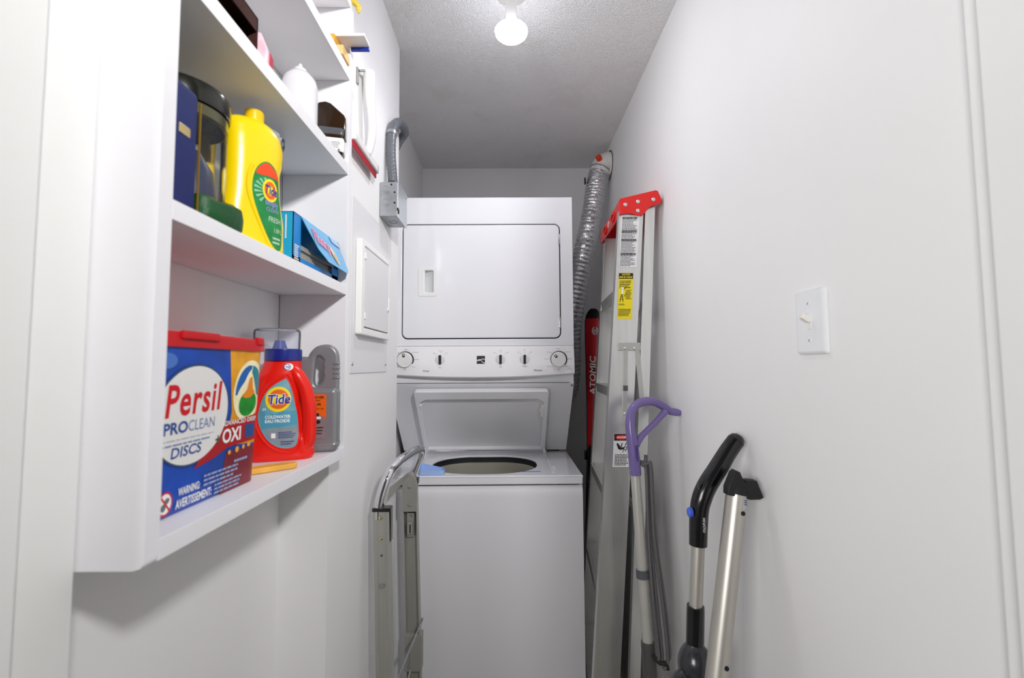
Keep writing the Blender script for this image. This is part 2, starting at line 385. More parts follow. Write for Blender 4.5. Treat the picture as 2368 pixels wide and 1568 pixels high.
tubart('small_print', join(bars(-0.012, 0.055, 0.0185, 0.034, 3, .5), bars(0.008, 0.07, 0.004, 0.018, 3, .5), bars(0.045, 0.08, 0.034, 0.038, 1, .8)), mat('tub_print', '9aa8d0', 0.4), 0.0014)
tubart('sparkle', join(flat_poly([ell(0.034, 0.049, .003, .003, 8)]), flat_poly([ell(0.05, 0.05, .004, .004, 8)]), flat_poly([ell(0.064, 0.051, .003, .003, 8)]), flat_poly([ell(0.076, 0.052, .004, .003, 8)])), mat('tub_spark', 'f0b040', 0.4), 0.0014)
tubart('sensor_panel', flat_poly([rrect(0.066, 0.086, 0.062, 0.080, .003)]), mat('tub_chip', '27508f', 0.4), 0.0014)
tubart('warning_disc', flat_poly([ell(-0.0705, 0.0155, 0.0105, 0.0125, 30)]), rr, 0.0012)
tubart('warning_disc', flat_poly([ell(-0.0705, 0.0155, 0.0085, 0.0103, 30)]), whitei, 0.0014)
tubart('warning_bar', join(flat_poly([ell(-0.073, 0.012, 0.0035, 0.004, 12)]), flat_poly([ell(-0.0685, 0.018, 0.004, 0.003, 12, .5)])), inkg, 0.0016)
tubart('warning_bar', flat_poly([[(-0.0772, 0.0225), (-0.0757, 0.0237), (-0.0637, 0.0085), (-0.0652, 0.0073)]]), rr, 0.0018)
tubart('maker_mark', join(flat_poly([ell(-0.079, 0.164, 0.015, 0.0085, 24)]) ), mat('tub_mark', '4a76c4', 0.35), 0.0007)

# red detergent bottle facing the doorway
class Bottle:
    """cross sections: superellipse in a turned frame; rows = (height, half width left, half width right, half depth, exponent)"""
    def __init__(s, base, wdir, rows):
        w_ = V((wdir[0], wdir[1], 0)).normalized(); u_ = V((0, 0, 1)).cross(w_)
        s.f = Fr(base, u_, (0, 0, 1), w_); s.rows = rows
    def at(s, v):
        R = s.rows
        if v <= R[0][0]: return R[0][1:]
        for a, b in zip(R[:-1], R[1:]):
            if v <= b[0]:
                q = (v - a[0]) / (b[0] - a[0]); q = q * q * (3 - 2 * q)
                return [lerp(x, y, q) for x, y in zip(a[1:], b[1:])]
        return R[-1][1:]
    def ring(s, v, n=44):
        l, r, d, e = s.at(v); o = []
        for k in range(n):
            q = k / n * math.tau; c, sn = math.cos(q), math.sin(q)
            hw = r if c >= 0 else l
            o.append(s.f(hw * math.copysign(abs(c) ** (2 / e), c), v, d * math.copysign(abs(sn) ** (2 / e), sn)))
        return o
    def body(s, n=30, v0=None, v1=None):
        a = s.rows[0][0]; b = s.rows[-1][0]
        return ring_mesh([s.ring(lerp(a, b, k / n)) for k in range(n + 1)])
    def front(s, u, v, off=0.0):
        l, r, d, e = s.at(v); hw = r if u >= 0 else l
        q = min(abs(u) / hw, .999)
        return s.f(u, v, d * (1 - q ** e) ** (1 / e) + off)
RB = Bottle((-0.394, 0.7905, B0 + 0.0005), (0.36, -0.93), [
    (0.0, .050, .050, .028, 3.2), (0.004, .0535, .0535, .031, 3.2), (0.03, .0535, .0500, .032, 3.0), (0.05, .053, .0345, .032, 2.8), (0.10, .0475, .0300, .030, 2.6),
    (0.14, .040, .0280, .027, 2.4), (0.158, .0325, .0295, .0255, 2.2), (0.163, .0300, .0290, .025, 2.1), (0.170, .0295, .0285, .025, 2.0)])
t = thing('detergent_bottle', 'red handled detergent bottle with blue collar and clear cup on the bottom shelf', 'detergent bottle', (-0.394, 0.7905, B0))
hb = tube([RB.f(*p) for p in spl([(.016, .152, .012), (.026, .140, .015), (.0365, .118, .015), (.0425, .090, .016), (.0440, .060, .016), (.0425, .030, .015), (.036, .012, .012)], 8)], [.010, .0110, .0115, .0115, .0115, .0120, .011], 16, 1.15)
obj('bottle_body', RB.body(), tred, t)
obj('bottle_handle', hb, tred, t)
fq = RB.f
obj('bottle_collar', lathe(0, [(0.0, .168), (.0297, .168), (.0297, .186), (.0285, .188), (0, .188)], 36, lambda a, b, h: fq(a, h, b)), mat('collar_blue', '1b2a86', 0.25, coat=.2), t)
obj('pour_spout', lathe(0, [(.013, .186), (.008, .203), (.006, .203), (.006, .19)], 24, lambda a, b, h: fq(a - .006, h, b), cap=False), mat('spout_blue', '2c3f9c', 0.25), t)
obj('measuring_cup', lathe(0, [(.0365, .187), (.0372, .215), (.0362, .2205), (.033, .2225), (0, .2228)], 40, lambda a, b, h: fq(a - .010, h, b), cap=False), clear, t)
RLO = spl([(-.0335, .075, 0), (-.022, .115, 0), (.003, .135, 0), (.010, .133, 0), (.018, .110, 0), (.0262, .070, 0), (.0275, .035, 0), (.020, .022, 0), (-.002, .024, 0), (-.022, .042, 0)], 6, True)
obj('label_rim', tube([RB.front(-.003 + (p.x + .003) * 1.16, .078 + (p.y - .078) * 1.13, -.0003) for p in RLO] , .0022, 10), tred, t)
tl = obj('bottle_label', wrap(flat_poly([RLO]), RB.front, .0005, .006),
         mat('label_teal', '6fa6b4', 0.35, var=.18, vscale=40), t, label='teal label on the red bottle')
def rlab(name, bm, m, off): obj(name, wrap(bm, RB.front, off, .006), m, tl)
rlab('label_band', flat_poly([[(-.029, .083), (.024, .083), (.0262, .060), (-.027, .055)]]), mat('label_aqua', '4f9cb6', 0.35), .0009)
rlab('label_foot', flat_poly([[(-.0225, .0545), (.0262, .0565), (.0268, .036), (.0195, .0235), (-.001, .0255), (-.019, .042)]]), mat('label_silver', '8e979f', 0.35, var=.1, vscale=60), .0009)
rlab('logo_disc', flat_poly([ell(-.0035, .103, .0195, .0210, 36)]), mat('logo_yellow', 'fbe11c', 0.35), .0012)
rlab('logo_ring', flat_poly([ell(-.0030, .103, .0155, .0162, 36), ell(-.0030, .103, .0115, .0085, 30)[::-1]]), mat('logo_orange', 'f0651a', 0.35), .0015)
rlab('lettering', flat_text('Tide', .0165, -.0195, .0945, bold=.075, shear=.15, width=.0345, rot=.05), whitei, .0018)
rlab('lettering', flat_text('Tide', .0165, -.0195, .0945, bold=.028, shear=.15, width=.033, rot=.05), mat('logo_blue', '22379c', 0.35), .0021)
rlab('lettering', join(flat_text('COLDWATER', .0052, -.0225, .0715, bold=.03, width=.038), flat_text('EAU FROIDE', .0052, -.0225, .0645, bold=.03, width=.037), flat_text('24', .004, -.027, .085, bold=.02)), whitei, .0013)
rlab('lettering', flat_text('ULTRA', .0045, -.0225, .0785, width=.018), mat('label_pale', '9fd0de', 0.35), .0013)
rlab('small_print', join(bars(-.002, .025, .0385, .05, 4, .5, .3), bars(.002, .022, .0275, .035, 2, .5, .2)), mat('print_navy', '3a4c86', 0.4), .0013)
rlab('small_print', flat_poly([rrect(-.0125, -.006, .039, .047, .001)]), whitei, .0013)
rlab('badge', flat_poly([ell(.0105, .157, .0072, .0060, 24)]), whitei, .0009)
rlab('badge', flat_poly([ell(.0085, .157, .0052, .0052, 24), ell(.0085, .157, .0042, .0042, 24)[::-1]]), blueink, .0013)
rlab('lettering', flat_text('he', .0040, .0063, .1555, bold=.02), blueink, .0013)

# grey stain remover jug
t = thing('stain_remover_jug', 'grey stain remover jug with moulded loop handle and orange label', 'jug', (-0.353, 0.857, B0))
GF = Fr((-0.353, 0.857, B0 + 0.0005), (0.985, 0.17, 0), (0, 0, 1))
gm = mat('jug_gray', '8a8b8f', 0.32, 0.25, var=0.05, vscale=30)
jb = fbox(GF, -.046, .0315, 0, .118, -.019, .021, .010, 4)
jb = join(jb, fbox(GF, -.0465, .032, .006, .020, -.0195, .0215, .008, 3))
obj('jug_body', jb, gm, t)
out = [(p.x, p.y) for p in spl([(a, b, 0) for a, b in [(-.041, .112), (-.041, .160), (-.038, .1695), (-.022, .1705), (-.016, .181), (-.006, .1905), (.010, .193), (.019, .188), (.0240, .177), (.0248, .15), (.0248, .112)]], 6)]
hole = [(p.x, p.y) for p in spl([(a, b, 0) for a, b in [(-.0180, .124), (-.007, .115), (.004, .124), (.0085, .138), (.0070, .146), (.0085, .154), (.0070, .162), (.008, .171), (-.003, .1815), (-.0150, .176), (-.0185, .150)]], 5, True)]
obj('jug_handle', plate([out, hole[::-1]], .017, Fr(GF(0, 0, -.0085), (0.985, 0.17, 0), (0, 0, 1)), .006, 3), gm, t)
grips = join(*[fbox(GF, .020, .0312, h, h + .004, -.009, .0105, .0018, 2) for h in (.134, .143, .152, .161)])
obj('grip_ribs', grips, gm, t)
gl = obj('jug_label', plate([rrect(-.044, .0125, .026, .107, .004)], .0006, Fr(GF(0, 0, .0211), (0.985, 0.17, 0), (0, 0, 1))), mat('jug_mauve', '8d7f83', 0.4, var=.06), t)
GL = Fr(GF(0, 0, .0219), (0.985, 0.17, 0), (0, 0, 1))
obj('orange_panel', plate([[(-.044, .076), (-.010, .076), (.0125, .062), (.0125, .103), (.010, .1065), (-.044, .1065)]], .0005, Fr(GF(0, 0, .0216), (0.985, 0.17, 0), (0, 0, 1))), mat('jug_orange', 'f26a12', 0.4), gl)
jl = lambda a, b, c=0: GL(a, b, c + .0005)
obj('lettering', join(text('STAIN REMOVER', .0046, jl, -.036, .0985, bold=.02, width=.045), text('RUST STAINS', .003, jl, -.03, .0935, width=.032), text('CALCIUM,', .0046, jl, -.024, .086, bold=.01, width=.028), text('CONTAINS LYE', .003, jl, -.022, .0785, width=.03)), ink, gl)
obj('pictogram', join(*[wrap(flat_poly([L]), jl) for L in (ell(-.002, .069, .003, .003, 16), ell(-.002, .056, .0055, .0035, 16))], wrap(bars(-.012, .009, .034, .05, 3, .35), jl)), ink, gl)
obj('pictogram', join(wrap(flat_poly([rrect(-.008, .004, .061, .0655, .001)]), jl)), whitei, gl)

# yellow wooden stick handle
wf = Fr((-0.3925, 0.664, B0 + 0.0005), V((0.062, 0.058, 0)), V((-0.058, 0.062, 0)), (0, 0, 1))
wo = tag(obj('brush_handle', join(plate([rrect(0, .078, -.008, .008, .007)], .0085, wf, .0025, 3), plate([rrect(.012, .068, -.0035, .0035, .003)], .001, Fr(wf(0, 0, .0088), wf.u, wf.v, wf.w), .0004)),
    mat('yellow_wood', 'f0b24a', 0.35, var=.12, vscale=30)), 'small flat yellow handle lying on the bottom shelf beside the red bottle', 'handle')

# ------------------------------------------------------------------ second shelf
navy = mat('navy_card', '081a5c', 0.6, var=.12, vscale=12)
t = thing('navy_carton', 'dark navy blue carton at the near end of the second shelf', 'carton', (-0.385, 0.455, B1))
obj('carton_body', box(-0.445, -0.337, 0.429, 0.481, B1 + .0004, B1 + .137, .008, 3), navy, t)
gold = mat('gold_foil', 'd9c48a', 0.25, .7)
obj('gold_emblem', box(-0.3375, -0.3362, 0.450, 0.466, B1 + .080, B1 + .090, .0006), gold, t, label='gold mark on the navy carton')
obj('gold_edge', box(-0.3385, -0.3365, 0.4808, 0.4822, B1 + .002, B1 + .128, .0004), mat('gold_edge', '8a6a1c', .4, .3), t)

jc = (-0.4000, 0.536)
t = thing('glass_jar', 'large clear glass jar with a wide black lid behind the navy carton', 'jar', (jc[0], jc[1], B1))
obj('jar_body', lathe(jc, [(0, B1 + .0005), (.044, B1 + .0005), (.049, B1 + .006), (.0495, B1 + .125), (.047, B1 + .140), (.046, B1 + .150)], 44, cap=False), glass, t)
obj('jar_lid', lathe(jc, [(.0465, B1 + .148), (.0515, B1 + .148), (.0528, B1 + .152), (.0528, B1 + .168), (.050, B1 + .173), (0, B1 + .174)], 44, cap=False), mat('lid_black', '14150f', .2, coat=.4), t)
obj('lid_band', lathe(jc, [(.0468, B1 + .132), (.0495, B1 + .134), (.0500, B1 + .146), (.0465, B1 + .1478)], 44, cap=False), mat('lid_olive', '55543c', .2, .4, coat=.3), t)
obj('carton_refraction', lathe((jc[0] + .012, jc[1] + .006), [(0, B1 + .002), (.024, B1 + .004), (.026, B1 + .05), (.022, B1 + .08), (.008, B1 + .104), (0, B1 + .107)], 24, cap=False), mat('refraction_navy', '2a2f58', .4), t)  # added navy pod standing in for the carton refracted through the glass

gp = ring_mesh([[V((-0.344 + .0205 * math.cos(q) * k * (1 if math.cos(q) < 0 else .9), 0.525 + .038 * math.copysign(abs(math.sin(q)) ** .6, math.sin(q)) * k, B1 + .0005 + h + .003 * math.sin(3 * q) * (h > .01)))
      for q in [i / 30 * math.tau for i in range(30)]] for k, h in ((.8, 0), (.97, .006), (1, .016), (.93, .027), (.6, .031), (.2, .032))])
for v in gp.verts: v.co.x = min(v.co.x, -.3245)
tag(obj('cloth_pouch', gp, mat('dark_green', '0a4a20', .5, bump=.3, bscale=120, var=.2, vscale=30)), 'low dark green pouch in front of the glass jar', 'pouch')

cj = (-0.4105, 0.716)
t = thing('plastic_canister', 'clear empty plastic canister behind the yellow bottle', 'canister', (cj[0], cj[1], B1))
obj('canister_body', lathe(cj, [(0, B1 + .0005), (.036, B1 + .0005), (.0385, B1 + .004), (.040, B1 + .205)], 40, cap=False), clear, t)
obj('canister_lid', lathe(cj, [(.041, B1 + .200), (.0425, B1 + .203), (.0425, B1 + .213), (.039, B1 + .217), (0, B1 + .2175)], 40, cap=False), clear, t)

YB_ = Bottle((-0.3655, 0.632, B1 + 0.0005), (0.90, -0.44), [
    (0.0, .043, .044, .020, 2.6), (0.005, .0455, .0465, .0235, 2.6), (0.04, .0445, .0455, .0245, 2.5), (0.09, .042, .0375, .025, 2.4), (0.118, .0415, .0365, .025, 2.4),
    (0.135, .0415, .0405, .025, 2.4), (0.155, .0415, .0415, .0245, 2.4), (0.172, .0405, .0375, .023, 2.4), (0.182, .038, .030, .0205, 2.2), (0.1875, .024, .020, .016, 2.0), (0.189, .0125, .0125, .0125, 2.0), (0.193, .0120, .0120, .012, 2.0)])
t = thing('yellow_detergent_bottle', 'tall yellow detergent bottle with green label on the second shelf', 'detergent bottle', (-0.3655, 0.632, B1))
obj('bottle_body', YB_.body(44), yel, t)
obj('bottle_handle', tube([YB_.f(*p) for p in spl([(-.030, .178, -.008), (-.044, .170, -.012), (-.0530, .14, -.014), (-.054, .09, -.014), (-.050, .05, -.012), (-.040, .03, -.006)], 6)], [.008, .009, .009, .009, .009, .008], 14), yel, t)
yf = YB_.f
obj('bottle_cap', lathe(0, [(.0128, .190), (.0128, .202), (.0120, .2045), (0, .205)], 30, lambda a, b, h: yf(a, h, b), cap=False), mat('cap_yellow', 'f2c600', .3, coat=.2), t)
YLO = spl([(.004, .128, 0), (-.012, .112, 0), (-.016, .08, 0), (-.004, .045, 0), (.016, .012, 0), (.032, .008, 0), (.034, .04, 0), (.028, .09, 0), (.022, .118, 0)], 6, True)
obj('label_rim', tube([YB_.front(.007 + (p.x - .007) * 1.22, .072 + (p.y - .072) * 1.12, -.0004) for p in YLO[6:27]], .0026, 10), yel, t)
yl = obj('bottle_label', wrap(flat_poly([YLO]), YB_.front, .0005, .005),
         mat('label_green', '1d8a45', .35, var=.2, vscale=60), t, label='green label on the yellow bottle')
def ylab(name, bm, m, off): obj(name, wrap(bm, YB_.front, off, .005), m, yl)
ylab('label_top', flat_poly([spl([(.004, .126, 0), (-.008, .116, 0), (-.011, .106, 0), (.008, .108, 0), (.024, .108, 0), (.021, .117, 0)], 4, True)]), mat('label_red', 'ef4a1e', .35), .0009)
for k in range(7):
    q = 1.9 + k * .36
    ylab('label_ray', flat_poly([[(.008 + .006 * math.cos(q), .085 + .006 * math.sin(q)), (.008 + .022 * math.cos(q - .09), .085 + .020 * math.sin(q - .09)), (.008 + .022 * math.cos(q + .09), .085 + .020 * math.sin(q + .09))]]), mat('label_mint', '8fcaa4', .35), .0008)
ylab('logo_disc', flat_poly([ell(.010, .088, .0125, .0165, 28)]), mat('logo_yellow', 'fbe11c', .35), .0012)
ylab('logo_ring', flat_poly([ell(.010, .088, .0095, .0125, 28), ell(.010, .088, .006, .007, 24)[::-1]]), mat('logo_orange', 'f0651a', .35), .0015)
ylab('lettering', flat_text('Tide', .0125, .000, .0825, bold=.03, shear=.15, width=.0205), mat('logo_blue', '22379c', .35), .0020)
ylab('lettering', join(flat_text('simply', .009, .002, .0665, bold=.03, width=.022), flat_text('CLEAN', .006, .004, .058, bold=.02, width=.02)), mat('label_lilac', '8f96cc', .35), .0013)
ylab('small_print', join(flat_text('FRESH', .0075, .008, .044, bold=.02, width=.021), flat_text('1.09 L', .0065, .017, .030, bold=.02, width=.014), bars(.016, .03, .014, .026, 2, .5, .2)), mat('label_offwhite', 'b9d8bd', .4), .0013)

# light blue dryer sheet carton with an open front flap
cy_ = mat('carton_cyan', '23a7dc', .4, var=.04)
cy2 = mat('carton_blue', '1a86d2', .4, var=.05)
t = thing('dryer_sheet_box', 'open light blue dryer sheet box with a torn front flap', 'box', (-0.370, 0.795, B1))
X0, X1, Y0, Y1, HB = -0.3665, -0.338, 0.699, 0.886, B1 + .0835
q = .0012; z0 = B1 + .0006
obj('carton_shell', join(box(X0, X1, Y0, Y0 + q, z0, HB), box(X0, X1, Y1 - q, Y1, z0, HB), box(X0, X0 + q, Y0, Y1, z0, HB), box(X0, X1, Y0, Y1, HB - q, HB), box(X0, X1, Y0, Y1, z0, z0 + q)), cy_, t)
obj('front_panel', join(box(X1 - q, X1, Y0, Y0 + .026, z0, HB), box(X1 - q, X1, Y0, Y1, z0, z0 + .014), box(X1 - q, X1, Y1 - .03, Y1, z0, z0 + .028)), cy2, t)
obj('dryer_sheets', join(*[box(X0 + .004, X1 - .005 - .002 * (k % 3), Y0 + .012, Y1 - .008 - .003 * (k % 2), z0 + .002 + k * .0048, z0 + .0062 + k * .0048, .0012) for k in range(8)]), mat('sheet_gray', 'a9a79f', .8, bump=.3, bscale=200), t)
fl = Fr((X1 + .0008, 0.7235, HB), (0, 1, 0), V((0.024, 0, -0.066)))
# flap outline: u along the box, v downwards
fo = [(0, 0), (.150, .001), (.157, .028), (.160, .060), (.150, .068), (.060, .066), (.030, .050), (.012, .022)]
fm = obj('torn_flap', plate([fo], .0008, fl), mat('flap_blue', '7cbfee', .4, var=.07, vscale=25), t)
def flp(a, b, c=0): return fl(a, b, -c)
ft = Fr(fl(0, 0, 0), (0, 1, 0), -fl.v)
sgn = ft.w.dot(V((1, 0, 0)))
def fts(a, b, c=0): return ft(a, b, (c + (.0010 if sgn > 0 else .0002)) * (1 if sgn > 0 else -1))
pk = mat('logo_pink', 'ee7fb4', .4)
obj('lettering', text('Fleecy', .024, fts, .020, -.036, .0009, bold=.05, width=.066, rot=-.12), whitei, fm)
obj('lettering', text('Fleecy', .024, fts, .020, -.036, .0014, bold=.015, width=.065, rot=-.12), pk, fm)
obj('flower_print', wrap(flat_poly([ell(.100, -.044, .020, .008, 20, -.9)]), fts, .0008), mat('flower_cream', 'f3dcc0', .4), fm)
obj('flower_print', wrap(flat_poly([ell(.104, -.048, .009, .004, 16, -.9)]), fts, .0012), mat('flower_peach', 'f2c268', .4), fm)
obj('flap_strip', wrap(flat_poly([[(.105, -.002), (.148, -.003), (.152, -.016), (.112, -.014)]]), fts, .0006), mat('flap_pale', 'a9cdf0', .4), fm)
obj('flap_corner', wrap(flat_poly([[(.1475, -.001), (.150, -.002), (.1535, -.016), (.151, -.016)]]), fts, .0010), mat('flap_rose', 'dc4a7c', .4), fm)
FN = lambda a, b, c=0: V((X1 - .001 - .0, Y0 + a, B1 + b)) + V((c, 0, 0))
obj('small_print', join(wrap(bars(.004, .022, .006, .034, 8, .55, .35), lambda a, b, c: V((X1 + .0004, Y0 + a, B1 + b)))), whitei, t)
obj('small_print', wrap(bars(-.0125, -.0105, .040, .078, 1, 1, 0), lambda a, b, c: V((X1 + a, Y0 - .0004, B1 + b))), whitei, t)

# ------------------------------------------------------------------ third shelf
bx = mat('brown_card', '3a1a12', .85, var=.2, vscale=10)
X0, X1, Y0, Y1, z0, HB = -0.446, -0.328, 0.432, 0.570, B2 + .0006, B2 + .050
tag(obj('brown_tray_box', join(box(X0, X1, Y0, Y0 + .002, z0, HB), box(X0, X1, Y1 - .002, Y1, z0, HB), box(X0, X0 + .002, Y0, Y1, z0, HB), box(X0, X1, Y0, Y1, HB - .002, HB), box(X0, X1, Y0, Y1, z0, z0 + .002), box(X1 - .002, X1, Y0, Y1, z0 + .030, HB), box(X1 - .002, X1, Y0, Y1, z0, z0 + .006)), bx, smooth=0),
    'dark brown open cardboard box at the near end of the third shelf', 'box')
t = thing('pink_soap_packet', 'small pink and white packet beside the dark brown box', 'packet', (-0.348, 0.603, B2))
pf = Fr((-0.342, 0.5965, B2 + .0006), V((1, .25, 0)), (0, 0, 1))
obj('packet_body', plate([[(-.020, 0), (.011, 0), (.012, .022), (.004, .041), (-.008, .043), (-.020, .032)]], .026, Fr(pf(0, 0, -.013), pf.u, pf.v, pf.w), .003, 3), mat('packet_pink', 'f3c9d6', .3, var=.15, vscale=60), t)
obj('packet_end', plate([[(-.016, .002), (.011, .002), (.0122, .020), (-.016, .012)]], .020, Fr(pf(.0014, 0, -.016), pf.u, pf.v, pf.w), .002, 2), mat('packet_red', 'd8394d', .35, var=.1), t)
wc = (-0.3735, 0.785)
t = thing('white_squeeze_bottle', 'translucent white plastic bottle with tapered top on the third shelf', 'bottle', (wc[0], wc[1], B2))
mk = mat('milky_plastic', 'eceaef', .18, alpha=.9, var=.03, coat=.5)
obj('bottle_body', lathe(wc, [(0, B2 + .0005), (.028, B2 + .0005), (.0305, B2 + .005), (.0305, B2 + .092), (.0275, B2 + .106), (.018, B2 + .118), (.010, B2 + .122)], 36, cap=False), mk, t)
obj('bottle_nozzle', lathe(wc, [(.0105, B2 + .120), (.0105, B2 + .127), (.005, B2 + .131), (.003, B2 + .137), (0, B2 + .138)], 24, cap=False), mk, t)
ac = (-0.345, 0.858)
t = thing('dark_polish_bottle', 'small dark amber bottle with grey band at the far end of the third shelf', 'bottle', (ac[0], ac[1], B2))
af = Fr((ac[0], ac[1], B2 + .0006), (.97, .24, 0), (0, 0, 1))
obj('bottle_body', join(fbox(af, -.0235, .0245, 0, .046, -.016, .016, .006, 3), plate([[(-.0235, .040), (.0245, .040), (.0245, .074), (.022, .079), (-.002, .099), (-.010, .101), (-.020, .098), (-.0235, .092)]], .026, Fr(af(0, 0, -.013), af.u, af.v, af.w), .003, 3)), mat('amber_dark', '2e1d0c', .15, var=.5, vscale=14, coat=.4), t)
obj('gray_band', fbox(af, -.0242, .0252, .035, .054, -.0167, .0167, .006, 3), mat('band_gray', '54565b', .25, coat=.2), t)
bl = obj('bottle_label', fbox(af, -.0245, .0255, .003, .0345, -.017, .017, .006, 3), whitei, t)
obj('small_print', join(wrap(bars(.002, .02, .012, .025, 5, .4), lambda a, b, c: af(a, b, .0174)), wrap(bars(.014, .0195, .004, .010, 5, .6), lambda a, b, c: af(a, b, .0174))), inkg, bl)

# ------------------------------------------------------------------ fourth and top shelf
t = thing('amber_soap_box', 'small amber box under the white tray on the fourth shelf', 'box', (-0.35, 0.865, B3))
obj('box_body', box(-0.392, -0.3185, 0.842, 0.8795, B3 + .0006, B3 + .020, .002), mat('amber_light', 'f2c888', .5, var=.05), t)
obj('box_top', box(-0.392, -0.3355, 0.842, 0.8795, B3 + .0202, B3 + .0428, .002), mat('amber_card', 'e6a93e', .5, var=.05), t)
t = thing('white_lidded_case', 'flat white case with blue lip sticking out over the fourth shelf', 'case', (-0.34, 0.866, B3 + .0430))
obj('case_body', box(-0.400, -0.280, 0.850, 0.8870, B3 + .0430, B3 + .0500, .002, 3), plasw, t)
obj('blue_lip', box(-0.318, -0.281, 0.881, 0.8868, B3 + .0362, B3 + .0429, .0006), mat('case_blue', '1337a8', .35), t)
yg = tube(spl([(-.40, .885, B4 + .006), (-.35, .893, B4 + .006), (-.326, .900, B4 + .0065), (-.3135, .905, B4 + .001), (-.3125, .907, B4 - .006), (-.3118, .908, B4 - .014)], 8), [.0055, .0055, .006, .006, .005, .002], 12)
tag(obj('yellow_strap', yg, mat('strap_yellow', 'f0d24a', .35, var=.1)), 'yellow strap end hanging over the edge of the topmost shelf', 'strap')

# ------------------------------------------------------------------ left wall: breaker panel, squeegee, junction box, conduit
LW = lambda y, h, d=0.0: V((PIER + d, y, h))
FL_ = Fr((PIER, 0, 0), (0, 1, 0), (0, 0, 1))            # u along the wall, v up, w out of the wall
t = thing('breaker_panel', 'white electrical breaker panel set into the left wall', 'electrical panel', (PIER, 1.165, -0.015))
pnm = mat('panel_white', 'e3e2e4', .4, var=.012)
FP = Fr((PIER, 0, 0), (0, 1, 0), (0, 0, 1), (1, 0, 0))
obj('cover_plate', box(PIER + .0003, PIER + .0022, 1.012, 1.318, -0.015, 0.395, .0008), pnm, t)
obj('door_frame', plate([rrect(1.042, 1.288, 0.077, 0.300, .004), rrect(1.0585, 1.2775, 0.0903, 0.2897, .003)[::-1]], .015, Fr((PIER + .0022, 0, 0), (0, 1, 0), (0, 0, 1), (1, 0, 0)), .002), plasw, t)
obj('panel_door', box(PIER + .0022, PIER + .0176, 1.0632, 1.2728, 0.0950, 0.2850, .0012), pnm, t)
obj('latch', join(box(PIER + .0176, PIER + .0225, 1.262, 1.2685, 0.165, 0.192, .0015), cyl(LW(1.2655, .160, .0175), LW(1.2655, .160, .0212), .006, 14)), plasw, t)
for h in (0.112, 0.256): obj('hinge', box(PIER + .0150, PIER + .0200, 1.060, 1.067, h, h + .016, .0015), plasw, t)
for y in (1.027, 1.302): obj('screw', lathe((0, 0), [(0, 0), (.0042, 0), (.0035, .0014), (0, .0018)], 14, lambda a, b, h: LW(y + a, 0.006 + b, .0022 + h)), steel, t)

t = thing('squeegee', 'white squeegee with red rubber blade hanging on the left wall', 'squeegee', (-0.345, 1.06, 0.488))
obj('handle', tube(spl([(-0.340, 1.066, .515), (-0.337, 1.074, .535), (-0.334, 1.080, .570), (-0.334, 1.078, .605), (-0.337, 1.072, .650), (-0.339, 1.070, .690), (-0.340, 1.070, .722)], 8), [.009, .011, .0125, .0130, .0150, .0175, .0185], 18, .8), plasw, t)
obj('hook', join(box(PIER + .0003, PIER + .004, 1.030, 1.040, .672, .712, .001), tube([(PIER + .004, 1.036, .705), (-0.345, 1.05, .715)], .003, 10)), mat('hook_metal', '9a9a96', .4, .6), t)
obj('blade_holder', box(-0.351, -0.335, .968, 1.138, .503, .522, .004, 3), plasw, t)
obj('holder_end', box(-0.3505, -0.3355, 1.098, 1.150, .5015, .5235, .004, 3), mat('squeegee_gray', 'b9babd', .4), t)
obj('rubber_blade', box(-0.3450, -0.3415, .970, 1.146, .489, .5035, .0008), mat('blade_red', 'b4122a', .45), t)

t = thing('junction_box', 'galvanised steel junction box on the edge of the left wall', 'electrical box', (PIER, 1.285, 0.416))
JX0, JX1, JY0, JY1, JH0, JH1 = PIER + .0004, -0.3055, 1.232, 1.338, 0.418, 0.516
obj('box_shell', box(JX0, JX1 - .002, JY0, JY1, JH0, JH1, .0025), steel, t)
obj('cover', box(JX1 - .0018, JX1, JY0 - .002, JY1 + .002, JH0 - .003, JH1 + .002, .0006), mat('steel_bright', 'bfc4c9', .35, .6), t)
def knock(x, h, r):
    return join(plate([ell(x, h, r, r, 28), ell(x, h, r * .86, r * .86, 28)[::-1]], .0008, Fr((0, JY0, 0), (1, 0, 0), (0, 0, 1)), .0003), plate([ell(x + .001, h, r * .55, r * .55, 22)], .0012, Fr((0, JY0, 0), (1, 0, 0), (0, 0, 1)), .0004))
obj('knockout', knock(-0.341, .493, .0125), steel, t); obj('knockout', knock(-0.340, .457, .0125), steel, t)
obj('knockout', plate([ell(-0.332, 1.285, .012, .012, 24), ell(-0.332, 1.285, .0105, .0105, 24)[::-1]], .001, Fr((0, 0, JH0 - .001), (1, 0, 0), (0, 1, 0)), .0003), steel, t)
for x, h in ((-0.325, .508), (-0.316, .486), (-0.316, .456)): obj('screw_hole', cyl((x, JY0 - .0006, h), (x, JY0 + .001, h), .0028, 14), ink, t)
obj('clip', tube([(JX1 - .001, JY0 - .003, .440), (JX1 + .002, JY0 - .003, .432), (JX1 + .001, JY0 - .002, .424)], .0022, 8), ink, t)
for y, h in ((1.325, .505), ): obj('screw', lathe((0, 0), [(0, 0), (.004, 0), (.003, .0018), (0, .002)], 12, lambda a, b, hh: V((JX1 + hh, y + a, h + b))), steel, t)

